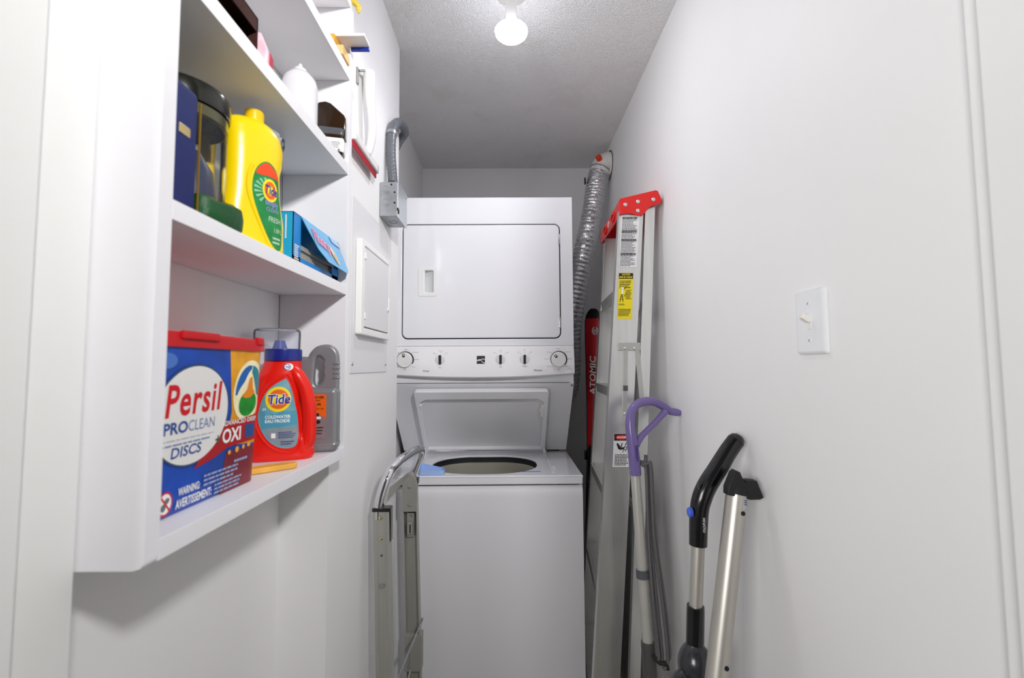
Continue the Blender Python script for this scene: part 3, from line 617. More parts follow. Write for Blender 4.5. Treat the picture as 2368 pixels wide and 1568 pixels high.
t = thing('conduit', 'grey flexible conduit arching from the junction box around the wall corner', 'conduit', (-0.337, 1.285, .516))
cp = spl([(-0.3335, 1.283, .520), (-0.336, 1.282, .56), (-0.341, 1.284, .62), (-0.341, 1.290, .68), (-0.339, 1.312, .722), (-0.337, 1.355, .755), (-0.338, 1.41, .775), (-0.341, 1.455, .776), (-0.365, 1.474, .755), (-0.392, 1.482, .70), (-0.41, 1.50, .62), (-0.42, 1.54, .50), (-0.425, 1.58, .3)], 10)
obj('conduit_sleeve', tube(cp, .0135, 18), mat('conduit_gray', '63666d', .32, bump=0, var=.06, vscale=30, coat=.15), t)
acc = 0; ribs = []
for a, b in zip(cp[:-1], cp[1:]):
    acc += (b - a).length
    if acc > .009 and len(ribs) < 46:
        acc = 0; d = (b - a).normalized(); ribs.append(tube([a, a + d * .0022, a + d * .0044], [.0136, .0141, .0136], 18))
ob = obj('conduit_ribs', join(*ribs), mat('conduit_gray'), t) if False else obj('conduit_ribs', join(*ribs), MATS['conduit_gray'], t); ob['kind'] = 'stuff'
obj('connector', join(lathe((-0.3335, 1.283), [(0, .5165), (.0185, .5165), (.0185, .524), (.0165, .526), (.0165, .533), (.0145, .536), (0, .536)], 24)), mat('connector_dark', '4a4c50', .35, .4), t)
sp = cp[31]; sd = (cp[32] - cp[30]).normalized()
obj('strap', tube([sp - sd * .006, sp + sd * .006], .0152, 20), steel, t)
obj('strap_tab', box(PIER + .0003, PIER + .002, sp.y + .006, sp.y + .028, sp.z - .006, sp.z + .006, .0005), steel, t)

tag(obj('power_cord', tube(spl([(-0.440, 1.60, .70), (-0.42, 1.60, .65),  (-0.39, 1.72, .638), (-0.385, 1.90, .631), (-0.385, 2.12, .630), (-.385, 2.23, .615), (-.385, 2.245, .5), (-.385, 2.25, .2)], 8), .0065, 12), blackm), 'black power cord dropping behind the dryer top', 'cord')

# ------------------------------------------------------------------ stacked washer and dryer
WX0, WX1, DF, WF, WB = -0.433, 0.236, 1.62, 1.464, 2.20
XC = (WX0 + WX1) / 2
t = thing('laundry_centre', 'white stacked washer and dryer with open washer lid', 'washer dryer', (XC, 1.85, FL))
DFR = Fr((0, DF, 0), (1, 0, 0), (0, 0, 1))               # w points at the viewer (-Y)
DX0, DX1, DH0, DH1 = -0.379, 0.184, 0.1040, 0.5125
door_o = rrect(DX0, DX1, DH0, DH1, .016)
cab = plate([[(WX0 + .002, .0745), (WX1 - .002, .0745), (WX1 - .002, .6165), (WX0 + .002, .6165)], rrect(DX0 - .0088, DX1 + .0088, DH0 - .0088, DH1 + .0088, .024)[::-1]], .020, Fr((0, DF + .020, 0), (1, 0, 0), (0, 0, 1)), .002, 3)
cab = join(cab, box(WX0, WX1, DF + .0205, WB, -.02, .6185, .003))
obj('dryer_cabinet', cab, enam, t)
hr = rrect(-0.3065, -0.2700, .264, .350, .007)
dd = obj('dryer_door', plate([door_o, hr[::-1]], .0185, Fr((0, DF + .0175, 0), (1, 0, 0), (0, 0, 1)), .003, 3), enam, t)
gap_strip = plate([rrect(DX0 - .0092, DX1 + .0092, DH0 - .0092, DH1 + .0092, .024), rrect(DX0 + .006, DX1 - .006, DH0 + .006, DH1 - .006, .012)[::-1]], .004, Fr((0, DF + .0195, 0), (1, 0, 0), (0, 0, 1)), 0)
obj('door_gap_shade', gap_strip, mat('gap_shade_navy', '14182a', .7), t)  # dark strip that paints the shade in the gap around the door
pk_ = bmesh.new(); rings = []
for k in range(9):
    a = k / 8; x = lerp(-0.3065, -0.2700, a); d = .0155 * (1 - a) ** .7 + .001
    rings.append([V((x, DF + d, .264)), V((x, DF + d, .350))])
pocket = ring_mesh(rings, cap=False, closed=False)
pocket = join(pocket, box(-0.307, -0.2695, DF + .001, DF + .0165, .350, .3515), box(-0.307, -0.2695, DF + .001, DF + .0165, .2625, .264), box(-0.308, -0.3065, DF + .001, DF + .0165, .2625, .3515))
obj('handle_pocket', pocket, mat('pocket_gray', 'd9dcdb', .4), dd)
obj('handle_trim', plate([rrect(-0.3265, -0.2575, .2535, .3590, .009), hr[::-1]], .0018, Fr((0, DF - .0008, 0), (1, 0, 0), (0, 0, 1)), .0006, 2), plasw, dd)
for h0 in (.440, .135):
    obj('hinge', join(box(DX1 - .001, DX1 + .006, DF - .0026, DF + .010, h0, h0 + .040, .001), *[cyl((DX1 + .0025, DF - .0028, h0 + .003 + k * .0068), (DX1 + .0025, DF - .0028, h0 + .008 + k * .0068), .0022, 8) for k in range(5)]), chrome, t)

# control panel with a bowed face
PH0, PH1 = -.026, .0715
def pan_h(x, q): return lerp(PH1, PH0 - .0125 * (1 - ((x - XC) / .3345) ** 2), q)
def pan(x, h, off=0.0):
    b = 1 - ((x - XC) / .3345) ** 2
    q = (PH1 - h) / (PH1 - (PH0 - .0125 * b))
    return V((x, DF - .004 - .013 * math.sin(min(max(q, 0), 1) * 1.75) - .010 * b * min(max(q, 0), 1) - off, h))
rings = []
for k in range(41):
    x = lerp(WX0 + .001, WX1 - .001, k / 40); e = .003 if k in (0, 40) else 0
    r_ = [V((x, DF + .06, PH1)), V((x, DF + .002, PH1))]
    for j in range(13):
        p = pan(x, pan_h(x, j / 12)); p.y += e; r_.append(p)
    lo = pan_h(x, 1.0)
    r_ += [V((x, pan(x, lo).y + .006, lo - .0045)), V((x, DF + .012, lo - .003)), V((x, DF + .06, lo - .003))]
    rings.append(r_)
cpn = obj('control_panel', ring_mesh(rings), mat('panel_enamel', 'efeef0', .22, var=.008, coat=.4), t)
def pfn(u, v, off=0.0): return pan(u, v, off)
def knob(x, h, r, depth, turn, big):
    o = pan(x, h); n = V((0, -1, -.10)).normalized(); f = Fr(o, (1, 0, 0), V((0, -.10, 1)), n)
    k = obj('dial_knob', lathe(0, [(r * 1.02, 0), (r * .97, depth * .8), (r * .90, depth), (0, depth * 1.02)], 40, lambda a, b, hh: f(a, b, hh), cap=False), plasw, cpn)
    c, s = math.cos(turn), math.sin(turn)
    if big:
        obj('knob_skirt', lathe(0, [(r * 1.10, .0005), (r * 1.10, .004), (r * .98, .0045), (0, .0045)], 40, lambda a, b, hh: f(a + (.0012 if turn > -.3 else -.001), b, hh), cap=False), ink, cpn)
        L = [(-.0042, r * .38), (.0042, r * .38), (.0042, r * .86), (.0018, r * .90), (.0018, r * .55), (-.0018, r * .55), (-.0018, r * .90), (-.0042, r * .86)]
        obj('pointer', wrap(flat_poly([[(a * c - b * s, a * s + b * c) for a, b in L]]), lambda a, b, o_: f(a, b, depth * 1.0 + .0006)), ink, cpn)
    else:
        fk = Fr(f(0, 0, depth), f.u * c + f.v * s, -f.u * s + f.v * c, f.w)
        obj('pointer', fbox(fk, -.0042, .0042, -r * .95, r * .95, -.001, .007, .0018, 2), mat('pointer_charcoal', '2c2c30', .4), cpn)
knob(-0.3685, .0235, .0275, .016, .12, True)
knob(0.1775, .0225, .0270, .016, .72, True)
for x in (-0.243, -0.0285, 0.0571): knob(x, .0240, .0170, .006, 0.0, False)
lg = obj('logo', wrap(flat_poly([rrect(-.1135, -.0843, .0075, .0360, .0018)]), pfn, .0004, .004), mat('logo_black', '2b2a2e', .35), cpn)
sw = spl([(-.1130, .0160, 0), (-.106, .0225, 0), (-.0985, .0205, 0), (-.092, .013, 0), (-.0848, .0102, 0)], 6)
obj('logo_swoosh', wrap(flat_poly([[(p.x, p.y + .0012) for p in sw] + [(p.x, p.y - .0012) for p in sw[::-1]]]), pfn, .0012, .004), whitei, lg)
sw = spl([(-.1130, .0215, 0), (-.104, .0195, 0), (-.095, .0245, 0), (-.0848, .0235, 0)], 6)
obj('logo_swoosh', wrap(flat_poly([[(p.x, p.y + .0011) for p in sw] + [(p.x, p.y - .0011) for p in sw[::-1]]]), pfn, .0012, .004), whitei, lg)
obj('lettering', join(*[text(s, .0070, pfn, x, -.0195, .0006, align='CENTER') for s, x in (('Dryer', -.292), ('Washer', .1045))]), ink, cpn)
tiny = [('Temp', -.243, -.0065), ('Temp', -.0285, -.0055), ('Rinse Level', .058, -.003), ('Normal', -.243, .0535), ('High', -.2665, .0455), ('Low', -.221, .0455),
        ('Warm', -.0285, .0535), ('Hot', -.0515, .0465), ('Cold', -.0055, .0465), ('Med', .057, .0555), ('Low', .0345, .0475), ('High', .080, .0475),
        ('Normal', -.3685, .0600), ('Heavy Duty', -.332, .0490), ('Delicate', -.326, .0235), ('Timed', -.337, -.0035), ('Air', -.394, .0490), ('Off', -.3685, -.0125), ('20', -.394, -.0035),
        ('Normal', .1775, .0600), ('Heavy Duty', .2125, .0475), ('Casual', .144, .0475), ('Delicate', .2185, .0225), ('Prewash', .1335, .0225), ('Soaking', .1415, -.004), ('Timed', .1775, -.0155), ('Rinse & Spin', .2105, -.004), ('Push to', .216, -.0105), ('Start Wash', .216, -.0150)]
obj('lettering', join(*[text(s, .0030, pfn, x, h, .0006, align='CENTER') for s, x, h in tiny]), inkg, cpn)
dots = []
for x, h in ((-0.3685, .0235), (.1775, .0225)):
    for k in range(8):
        a = k * math.pi / 4; dots.append(wrap(flat_poly([ell(x + .0335 * math.cos(a), h + .0335 * math.sin(a), .0011, .0011, 8)]), pfn, .0006))
for x in (-0.243, -0.0285, 0.0571):
    for a in (math.radians(50), math.radians(90), math.radians(130)): dots.append(wrap(flat_poly([ell(x + .0245 * math.cos(a), .024 + .0245 * math.sin(a), .0011, .0011, 8)]), pfn, .0006))
ob = obj('dial_marks', join(*dots), inkg, cpn); ob['kind'] = 'stuff'

# washer body
prof = [(DF + .006, -.020), (DF + .006, -.0600), (DF + .002, -.0640), (DF + .006, -.070), (1.872, -.345), (WB, -.345), (WB, -.020)]
backs = ring_mesh([[V((x, a, b)) for a, b in prof] for x in (WX0 + .002, WX1 - .002)])
obj('splash_panel', backs, enamd, t)
obj('seam_strip', box(WX0 + .004, WX1 - .018, DF + .0005, DF + .004, -.0612, -.0596), inkg, t)
obj('clip', cyl((WX1 - .009, DF + .004, -.0715), (WX1 - .009, DF - .0005, -.0715), .0035, 12), inkg, t)
fr = []
for k in range(15):
    h = lerp(FL + .06, -.3835, k / 14)
    fr.append(h)
wp = [(WF + .03, FL + .03), (WF + .0, FL + .06), (WF, -.420), (WF + .0012, -.405), (WF + .004, -.394), (WF + .009, -.3865), (WF + .013, -.3845), (WF + .013, -.400), (WF + .010, -.42), (WF + .010, FL + .06), (WF + .04, FL + .03)]
obj('washer_cabinet', join(ring_mesh([[V((x, a, b)) for a, b in wp] for x in (WX0 + .001, WX0 + .002, WX1 - .002, WX1 - .001)]),
    box(WX0 + .001, WX0 + .010, WF + .012, WB, FL + .03, -.3835, .001), box(WX1 - .010, WX1 - .001, WF + .012, WB, FL + .03, -.3835, .001), box(WX0 + .01, WX1 - .01, WB - .01, WB, FL + .03, -.3835)), enam, t)
obj('kick_plate', box(WX0 + .01, WX1 - .01, WF + .05, WB - .01, FL + .0005, FL + .0295), blackm, t)
ocx, ocy, orx, ory = -0.0885, 1.645, .190, .158
oph = [(ocx + orx * math.copysign(abs(math.cos(a)) ** .85, math.cos(a)), ocy + ory * math.copysign(abs(math.sin(a)) ** .80, math.sin(a))) for a in [k / 64 * math.tau for k in range(64)]]
oph = [(x, min(y, ocy + ory * .96)) for x, y in oph]
top = plate([[(WX0 + .003, WF + .003), (WX1 - .003, WF + .003), (WX1 - .003, 1.885), (WX0 + .003, 1.885)], oph[::-1]], .008, Fr((0, 0, -.3595), (1, 0, 0), (0, 1, 0)), .003, 3)
top = join(top, box(WX0, WX1, WF, WF + .012, -.3800, -.3520, .004, 3), box(WX0, WX0 + .012, WF + .0085, 1.885, -.38, -.3525, .003, 3), box(WX1 - .012, WX1, WF + .0085, 1.885, -.38, -.3525, .003, 3))
obj('washer_top', top, enam, t)
obj('lid_ledge', join(box(.142, .148, 1.50, 1.84, -.3516, -.3496, .0008), box(WX0 + .09, .152, 1.843, 1.866, -.3516, -.342, .002)), enamd, t)
def ering(sx, h, dy=0, n=64): return [V((ocx + (x - ocx) * sx, ocy + (y - ocy) * sx + dy, h)) for x, y in oph]
obj('tub_ring', ring_mesh([ering(1.03, -.3605), ering(1.03, -.374), ering(1.01, -.378)], cap=False), mat('tub_dark', '23262c', .5), t)
obj('splash_guard', ring_mesh([ering(1.05, -.366), ering(1.05, -.70)], cap=False), mat('tub_black', '17181a', .6), t)
bas = ring_mesh([ering(1.0, -.62), ering(1.0, -.382), ering(.985, -.3785), ering(.965, -.380), ering(.96, -.390), ering(.955, -.60)], cap=False)
obj('wash_basket', bas, mat('basket_gray', 'b4b1a3', .4, .2, var=.05), t)
obj('basket_floor', ring_mesh([ering(.97, -.625), ering(.97, -.62)]), mat('basket_floor', '8e8b80', .45, .2), t)
obj('warning_sticker', box(.039, .104, 1.514, 1.521, -.3517, -.3510), mat('sticker_blue', '2a6fd6', .4), t)
obj('lid_bumper', box(.148, .158, 1.555, 1.590, -.3516, -.3475, .0015), plasw, t)

# open lid, leaning back along the splash panel
la = V((0, 1.628, -.0835)); lb = V((0, 1.856, -.340))
lv = (la - lb).normalized(); LL = (la - lb).length; ln = V((0, -lv.z, lv.y)); ln = ln if ln.y < 0 else -ln
LFr = Fr(lb, (1, 0, 0), lv, ln)
lx0, lx1 = -0.338, 0.1415
lo_ = rrect(lx0, lx1, 0.004, LL, .010)
li_ = [(lx0 + .012, .022), (lx1 - .012, .022), (lx1 - .012, LL - .050), (lx1 - .036, LL - .034), (lx0 + .036, LL - .034), (lx0 + .012, LL - .050)]
ld = obj('washer_lid', join(plate([lo_, li_[::-1]], .016, LFr, .003, 3), plate([lo_], .004, Fr(LFr(0, 0, -.0035), LFr.u, LFr.v, LFr.w), .001)), enam, t)
obj('lid_liner', plate([[(lx0 + .012, .022), (lx1 - .012, .022), (lx1 - .012, LL - .048), (lx1 - .036, LL - .033), (lx0 + .036, LL - .033), (lx0 + .012, LL - .048)]], .0015, Fr(LFr(0, 0, .001), LFr.u, LFr.v, LFr.w), 0), enamd, ld)
obj('lid_catch', join(fbox(LFr, lx1 - .024, lx1 - .010, LL - .130, LL - .075, .002, .018, .003), fbox(LFr, lx1 - .028, lx1 - .020, LL - .105, LL - .090, .004, .020, .003)), plasw, ld)
obj('lid_bumper', fbox(LFr, lx0 + .008, lx0 + .020, LL - .080, LL - .065, .002, .018, .003), plasw, ld)
obj('lid_hinge', tube([(lx0 + .015, 1.834, -.3395), (lx1 - .010, 1.834, -.3395)], .0055, 14), chrome, ld)
for x in (lx0 + .001, lx1 - .001): obj('hinge_tab', box(x - .004, x + .004, 1.828, 1.866, -.3514, -.328, .0015), enam, ld)

# blue scoop on the washer top
sc = bmesh.new(); sf = Fr((-0.2535, 1.498, -.3511), V((1, .05, 0)), V((-.05, 1, 0)), (0, 0, 1))
def scoop(k, hs, n=40):
    o = []
    for x, y in rrect(-.041 * k, .041 * k, -.020 * k, .022 * k, .012 * k, 9):
        tt = (x / k + .041) / .082
        o.append(sf(x, y, hs * (.0285 if y > 0.005 and tt < .35 else lerp(.019, .0135, tt) if y < .005 else lerp(.0285, .015, min(1, (tt - .2) / .7) if tt > .2 else 0))))
    return o
rings = [scoop(1.0, 0.0), scoop(1.02, .3), scoop(.99, 1.0), scoop(.94, 1.0), scoop(.92, .25), scoop(.90, .12)]
for r_ in rings[:1]:
    for p in r_: p.z = -.3511 + .0003
tag(obj('detergent_scoop', ring_mesh(rings), mat('scoop_blue', 'a3c0f2', .35, var=.03)), 'light blue plastic scoop on the washer top', 'scoop')

# ------------------------------------------------------------------ foil dryer duct and wall collar
t = thing('dryer_vent_duct', 'silver foil dryer duct rising to a white wall collar near the ceiling', 'duct', (.45, 2.11, .45))
dp = spl([(.452, 2.112, .945), (.436, 2.108, .905), (.424, 2.104, .85), (.410, 2.10, .76), (.392, 2.10, .67), (.362, 2.10, .54), (.335, 2.10, .42), (.312, 2.11, .30), (.296, 2.13, .18), (.297, 2.17, .06), (.300, 2.23, -.06), (.285, 2.285, -.15), (.22, 2.30, -.18)], 24)
rings = []; rr_ = random.Random(3)
frames = tube(dp, .05, 36, cap=False); vs = [v.co.copy() for v in frames.verts]; frames.free()
n = len(dp)
for i in range(n):
    c = dp[i]; row = []
    for k in range(36):
        p = vs[i * 36 + k]; d = (p - c)
        row.append(c + d * (1 + .035 * math.cos(i * math.pi * .5) + rr_.uniform(-.03, .03)))
    rings.append(row)
foil = mat('duct_foil', 'd6d6d8', .24, 1.0, bump=.9, bscale=85, var=.08, vscale=40)
obj('foil_hose', ring_mesh(rings, cap=False), foil, t, smooth=20)
obj('hose_clamp', tube([dp[8], dp[11]], .0545, 30, cap=False), steel, t)
obj('clamp_screw', box(.366, .372, 2.085, 2.10, .862, .892, .001), ink, t)
el = spl([(.4935, 2.118, .965), (.478, 2.117, .966), (.462, 2.114, .958), (.450, 2.112, .940), (.440, 2.109, .915)], 8)
obj('wall_collar', tube(el, [.066, .058, .054, .052, .0515], 30, cap=True), mat('collar_white', 'e2dfdb', .4, var=.06, vscale=30), t)
obj('collar_seam', lathe(0, [(.052, 0), (.067, .0005), (.069, .0035), (.066, .004)], 30, lambda a, b, h: V((.4945 - h, 2.118 + a, .965 + b)), cap=False), mat('old_caulk', '6e6862', .8, var=.3, vscale=60), t)
obj('red_port', cyl((.4255, 2.0565, .9800), (.436, 2.072, .972), .0135, 28), mat('port_red', 'e0401c', .45), t)

# ------------------------------------------------------------------ red ski behind the ladder
t = thing('ski', 'red downhill ski with black tip standing behind the ladder', 'ski', (.350, 1.95, FL))
sk = [(-1.298, .030, .0), (-1.2, .031, 0), (-.7, .0285, 0), (-.36, .023, .0), (-.2, .0235, 0), (0, .028, 0), (.10, .0315, 0), (.18, .0335, 0)]
def skx(h): return lerp(.340, .3665, (h + 1.3) / 1.545) + (.006 if h < -.2 else 0) * 0
def skw(h):
    for (a, wa, _), (b, wb, _2) in zip(sk[:-1], sk[1:]):
        if h <= b: return lerp(wa, wb, (h - a) / (b - a))
    q = min(1, (h - .18) / .066); return .0335 * math.sqrt(max(0, 1 - q ** 2.4))
def sky(h): return 1.95 + .02 * max(0, (h - .1) / .15) ** 2 * -1
def skloft(h0, h1, d0, d1, n, grow=0):
    return ring_mesh([[V((skx(h) + sx * (skw(h) + grow), sky(h) + d, h)) for sx, d in ((-1, d1), (-1, d0), (1, d0), (1, d1))] for h in [lerp(h0, h1, k / n) for k in range(n + 1)]])
obj('ski_body', skloft(-1.2985, .2445, -.004, .008, 60), mat('ski_base', '15161a', .4), t)
obj('red_topsheet', skloft(-.36, .205, -.0062, -.0038, 30, -.0012), mat('ski_red', 'b5101c', .18, var=.05, coat=.5), t)
obj('tip_cover', skloft(.203, .2435, -.0075, -.0038, 16, .0006), blackp, t)
SF = Fr((0, 1.9436, 0), (0, 0, 1), (-1, 0, 0), (0, -1, 0))
def sfn(a, b, o=0): return V((skx(a) - b, sky(a) - .0066 - o, a))
obj('lettering', wrap(flat_text('ATOMIC', .026, -.126, -.0125, bold=.025, shear=.12, width=.168), sfn, .0004), whitei, t)
obj('emblem', join(*[wrap(flat_poly([L]), sfn, .0005) for L in (arcband(.150, -.010, .018, .014, .3, 3.4, .3, .6, 0)[0], arcband(.150, -.010, .018, .014, 3.6, 6.0, .3, .6, 0)[0], ell(.150, -.010, .006, .004, 12))]), mat('emblem_silver', 'b9b7ba', .35), t)
obj('sticker', wrap(flat_poly([ell(.055, -.026, .012, .006, 12)]), sfn, .0006), mat('sticker_cream', 'd8c8b4', .5), t)
obj('binding', join(fbox(Fr((0, 0, 0)), skx(-.43) - .028, skx(-.43) + .028, -.50, -.33, -1.946, -1.918, .006) if False else box(skx(-.42) - .026, skx(-.42) + .026, 1.918, 1.9455, -.50, -.34, .006), box(skx(-.4) - .036, skx(-.4) - .02, 1.925, 1.945, -.40, -.36, .004), box(skx(-.8) - .026, skx(-.8) + .026, 1.915, 1.9455, -.88, -.72, .006)), blackp, t)

# ------------------------------------------------------------------ aluminium step ladder folded against the right wall
t = thing('step_ladder', 'folded aluminium step ladder with a red plastic top cap against the right wall', 'ladder', (.30, 1.55, FL))
N0, N1, F0, F1 = V((.355, 1.40, .50)), V((.205, 1.33, FL + .002)), V((.372, 1.715, .50)), V((.247, 1.785, FL + .002))
def nl(h): return N0.lerp(N1, (N0.z - h) / (N0.z - N1.z))
def fl_(h): return F0.lerp(F1, (F0.z - h) / (F0.z - F1.z))
RW = .077
def channel(p0, p1, a0, a1, wd, dep, th=.0028, off=0.0):
    """C section rail between two points; dep > 0: flanges reach away from the doorway"""
    rings = []
    for p, a in ((p0, a0), (p1, a1)):
        s = 1 if dep > 0 else -1; d = abs(dep)
        poly = [(0, 0), (wd, 0), (wd, d), (wd - th, d), (wd - th, th), (th, th), (th, d), (0, d)]
        rings.append([V((p.x + a + x, p.y + off + s * y, p.z)) for x, y in poly])
    return ring_mesh(rings)
obj('front_rail', channel(nl(.49), N1, 0, 0, RW, .026), alum, t)
obj('front_rail', channel(fl_(.49), F1, 0, 0, RW, -.026), alum, t)
obj('rear_rail', channel(nl(.515), N1 + V((0, 0, .02)), .0835, .113, .031, .022, off=.004), alum, t)
obj('rear_rail', channel(fl_(.515), F1 + V((0, 0, .02)), .0835, .113, .031, -.022, off=-.004), alum, t)
for k in range(5):
    h = .238 - .305 * k; a, b = nl(h) + V((.001, .003, 0)), fl_(h) + V((.001, -.003, 0))
    prof = [(0, -.030), (.003, -.030), (.003, -.003), (RW - .006, -.003), (RW - .006, -.030), (RW - .003, -.030), (RW - .003, 0), (0, 0)]
    obj('step', ring_mesh([[p + V((x, 0, z)) for x, z in prof] for p in (a, b)]), alum, t)
    ribs = [ring_mesh([[p + V((x, 0, z)) for x, z in ((q, .0), (q + .003, .0), (q + .003, .0012), (q, .0012))] for p in (a, b)]) for q in (.010, .022, .034, .046, .058)]
    ob = obj('step_ribs', join(*ribs), alum, t); ob['kind'] = 'stuff'
for h in (.17, -.45, -1.05):
    a, b = nl(h), fl_(h); o_ = lerp(.08, .112, (.5 - h) / 1.8)
    obj('rear_brace', ring_mesh([[p + V((o_ + x, s * .006, z)) for x, z in ((.012, -.012), (.016, -.012), (.016, .012), (.012, .012))] for p, s in ((a, 1), (b, -1))]), alumd, t)
capo = [(.354, .477), (.354, .521), (.357, .525), (.468, .5515), (.474, .550), (.4765, .545), (.486, .520), (.484, .512), (.466, .507), (.452, .503), (.443, .496), (.434, .484), (.426, .4755), (.415, .4725), (.402, .4745), (.392, .479), (.380, .480)]
CAPM = redp
side = lambda y, dx: plate([[(x + dx, h) for x, h in capo]], .005, Fr((0, y, 0), (1, 0, 0), (0, 0, 1)), .0015, 2)
def hexa(P):  # 8 points: bottom ring of four, top ring of four
    return ring_mesh([P[:4], P[4:]])
y0, y1, dx = 1.3955, 1.728, .016
cap_ = join(side(y0, 0.0), side(y1, dx * .6),
    hexa([V((.354, y0 - .004, .474)), V((.358, y0 - .004, .474)), V((.358 + dx * .6, y1, .474)), V((.354 + dx * .6, y1, .474)), V((.354, y0 - .004, .522)), V((.358, y0 - .004, .526)), V((.358 + dx * .6, y1, .526)), V((.354 + dx * .6, y1, .522))]),
    hexa([V((.355, y0 - .004, .519)), V((.474, y0 - .004, .545)), V((.474 + dx * .6, y1, .545)), V((.355 + dx * .6, y1, .519)), V((.355, y0 - .004, .5235)), V((.474, y0 - .004, .5505)), V((.474 + dx * .6, y1, .5505)), V((.355 + dx * .6, y1, .5235))]))
cp_ = obj('top_cap', cap_, CAPM, t, label='red plastic ladder top')
CF = Fr((.3537, 0, 0), V((dx * .6, y1 - y0, 0)), (0, 0, 1))
CFo = Fr((.3535, y0, 0), V((dx * .6 / (y1 - y0), 1, 0)), (0, 0, 1), (-1, 0, 0))
obj('cap_recess', join(plate([ell(.10, .499, .030, .015, 28), ell(.10, .499, .026, .011, 28)[::-1]], .003, CFo, .001), plate([ell(.24, .499, .030, .015, 28), ell(.24, .499, .026, .011, 28)[::-1]], .003, CFo, .001)), CAPM, cp_)
obj('cap_emblem', plate([ell(.175, .499, .014, .012, 24), ell(.175, .499, .009, .006, 24)[::-1]], .002, CFo, .0005), mat('emblem_pale', 'e8c9c4', .4), cp_)
for x, h in ((.3715, .5060), (.4115, .5155), (.4105, .4865), (.4605, .5225)):
    obj('rivet', lathe(0, [(.0062, 0), (.0062, .001), (.0045, .0026), (0, .003)], 18, lambda a, b, hh: V((x + a, y0 - .0052 - hh, h + b)), cap=False), alum, t)
rv = (N0 - N1).normalized()
def rail_fr(h): 
    p = nl(h); return Fr(p + V((0, -.0004, 0)), (1, 0, 0), rv, V((0, -1, 0)))
class RF:
    """points on the near rail's face: a = distance from its left edge, b = height"""
    def __call__(s, a, b, o=0): p = nl(b); return V((p.x + a, p.y - .0006 - o, b))
rf = RF()
lb1 = obj('instruction_label', wrap(flat_poly([[(.005, .474), (.066, .474), (.064, .306), (.009, .306)]]), rf, .0004), mat('label_white', 'e6e6e6', .5), t)
obj('small_print', join(wrap(bars(.011, .060, .31, .462, 34, .5, .35), rf, .0008)), inkg, lb1)
for h in (.462, .418, .39, .345): obj('small_print', wrap(bars(.011, .060, h, h + .008, 2, .7, .05), rf, .001), ink, lb1)
lb2 = obj('caution_label', wrap(flat_poly([[(.009, .288), (.0545, .288), (.0575, .143), (.0125, .143)]]), rf, .0004), mat('label_yellow', 'f3dc12', .5), t)
obj('caution_header', wrap(flat_poly([[(.0095, .2875), (.054, .2875), (.0547, .269), (.0105, .269)]]), rf, .0006), ink, lb2)
obj('lettering', join(text('CAUTION', .0062, rf, .0315, .2800, .0012, bold=.03, align='CENTER', width=.026), text('MISE EN GARDE', .0062, rf, .0318, .2715, .0012, bold=.03, align='CENTER', width=.040)), mat('label_yellow2', 'f3dc12', .5), lb2)
obj('small_print', join(wrap(bars(.013, .051, .240, .266, 5, .5, .2), rf, .0006), wrap(bars(.034, .053, .205, .236, 8, .5, .3), rf, .0006), wrap(bars(.014, .034, .186, .192, 2, .5, .3), rf, .0006), wrap(bars(.014, .054, .152, .176, 6, .5, .2), rf, .0006)), ink, lb2)
pic = [[(.016, .197), (.018, .197), (.022, .222), (.020, .222)], [(.026, .197), (.028, .197), (.0245, .222), (.0225, .222)], [(.018, .204), (.027, .204), (.027, .2055), (.018, .2055)], [(.019, .211), (.026, .211), (.026, .2125), (.019, .2125)], [(.029, .214), (.031, .213), (.036, .224), (.035, .225)], [(.027, .235), (.0285, .234), (.037, .244), (.036, .245)]]
obj('pictogram', join(*[wrap(flat_poly([L]), rf, .0008) for L in pic]), ink, lb2)
obj('pictogram', join(wrap(flat_poly([[(.020, .221), (.026, .221), (.027, .236), (.022, .236)]]), rf, .0010), wrap(flat_poly([ell(.024, .2395, .003, .0035, 12)]), rf, .001), wrap(flat_poly([[(.022, .236), (.017, .2425), (.0185, .2435), (.024, .236)]]), rf, .001)), whitei, lb2)
lb3 = obj('danger_label', wrap(flat_poly([[(.021, -.207), (.068, -.207), (.072, -.305), (.0215, -.305)]]), rf, .0004), MATS['label_white'], t)
obj('danger_header', wrap(flat_poly([[(.0215, -.2075), (.0675, -.2075), (.0683, -.2275), (.0225, -.2275)]]), rf, .0006), ink, lb3)
obj('danger_oval', wrap(flat_poly([ell(.045, -.2175, .0185, .0075, 30)]), rf, .0009), redp, lb3)
obj('lettering', text('DANGER', .0066, rf, .045, -.2205, .0014, bold=.03, align='CENTER', width=.029), whitei, lb3)
man = [[(.030, -.237), (.034, -.234), (.045, -.248), (.053, -.246), (.054, -.252), (.043, -.255), (.036, -.252)], [(.046, -.235), (.049, -.234), (.046, -.247), (.043, -.246)], [(.049, -.262), (.051, -.262), (.061, -.232), (.059, -.232)], [(.057, -.260), (.059, -.260), (.068, -.234), (.066, -.234)], [(.052, -.256), (.060, -.254), (.060, -.2525), (.052, -.2545)], [(.055, -.248), (.063, -.246), (.063, -.2445), (.055, -.2465)], [(.058, -.240), (.065, -.238), (.065, -.2365), (.058, -.2385)]]
obj('pictogram', join(*[wrap(flat_poly([L]), rf, .0008) for L in man]), ink, lb3)
obj('small_print', wrap(bars(.027, .068, -.300, -.266, 8, .5, .15), rf, .0006), ink, lb3)
spr = mat('spreader_metal', 'bdbdb8', .42, .6, var=.04)
sp_ = obj('spreader_bracket', plate([rrect(.020, .087, .046, .068, .003)], .004, Fr(V((nl(0).x + .0045, nl(.05).y - .001, 0)), (1, 0, 0), (0, 0, 1)), .001), spr, t)
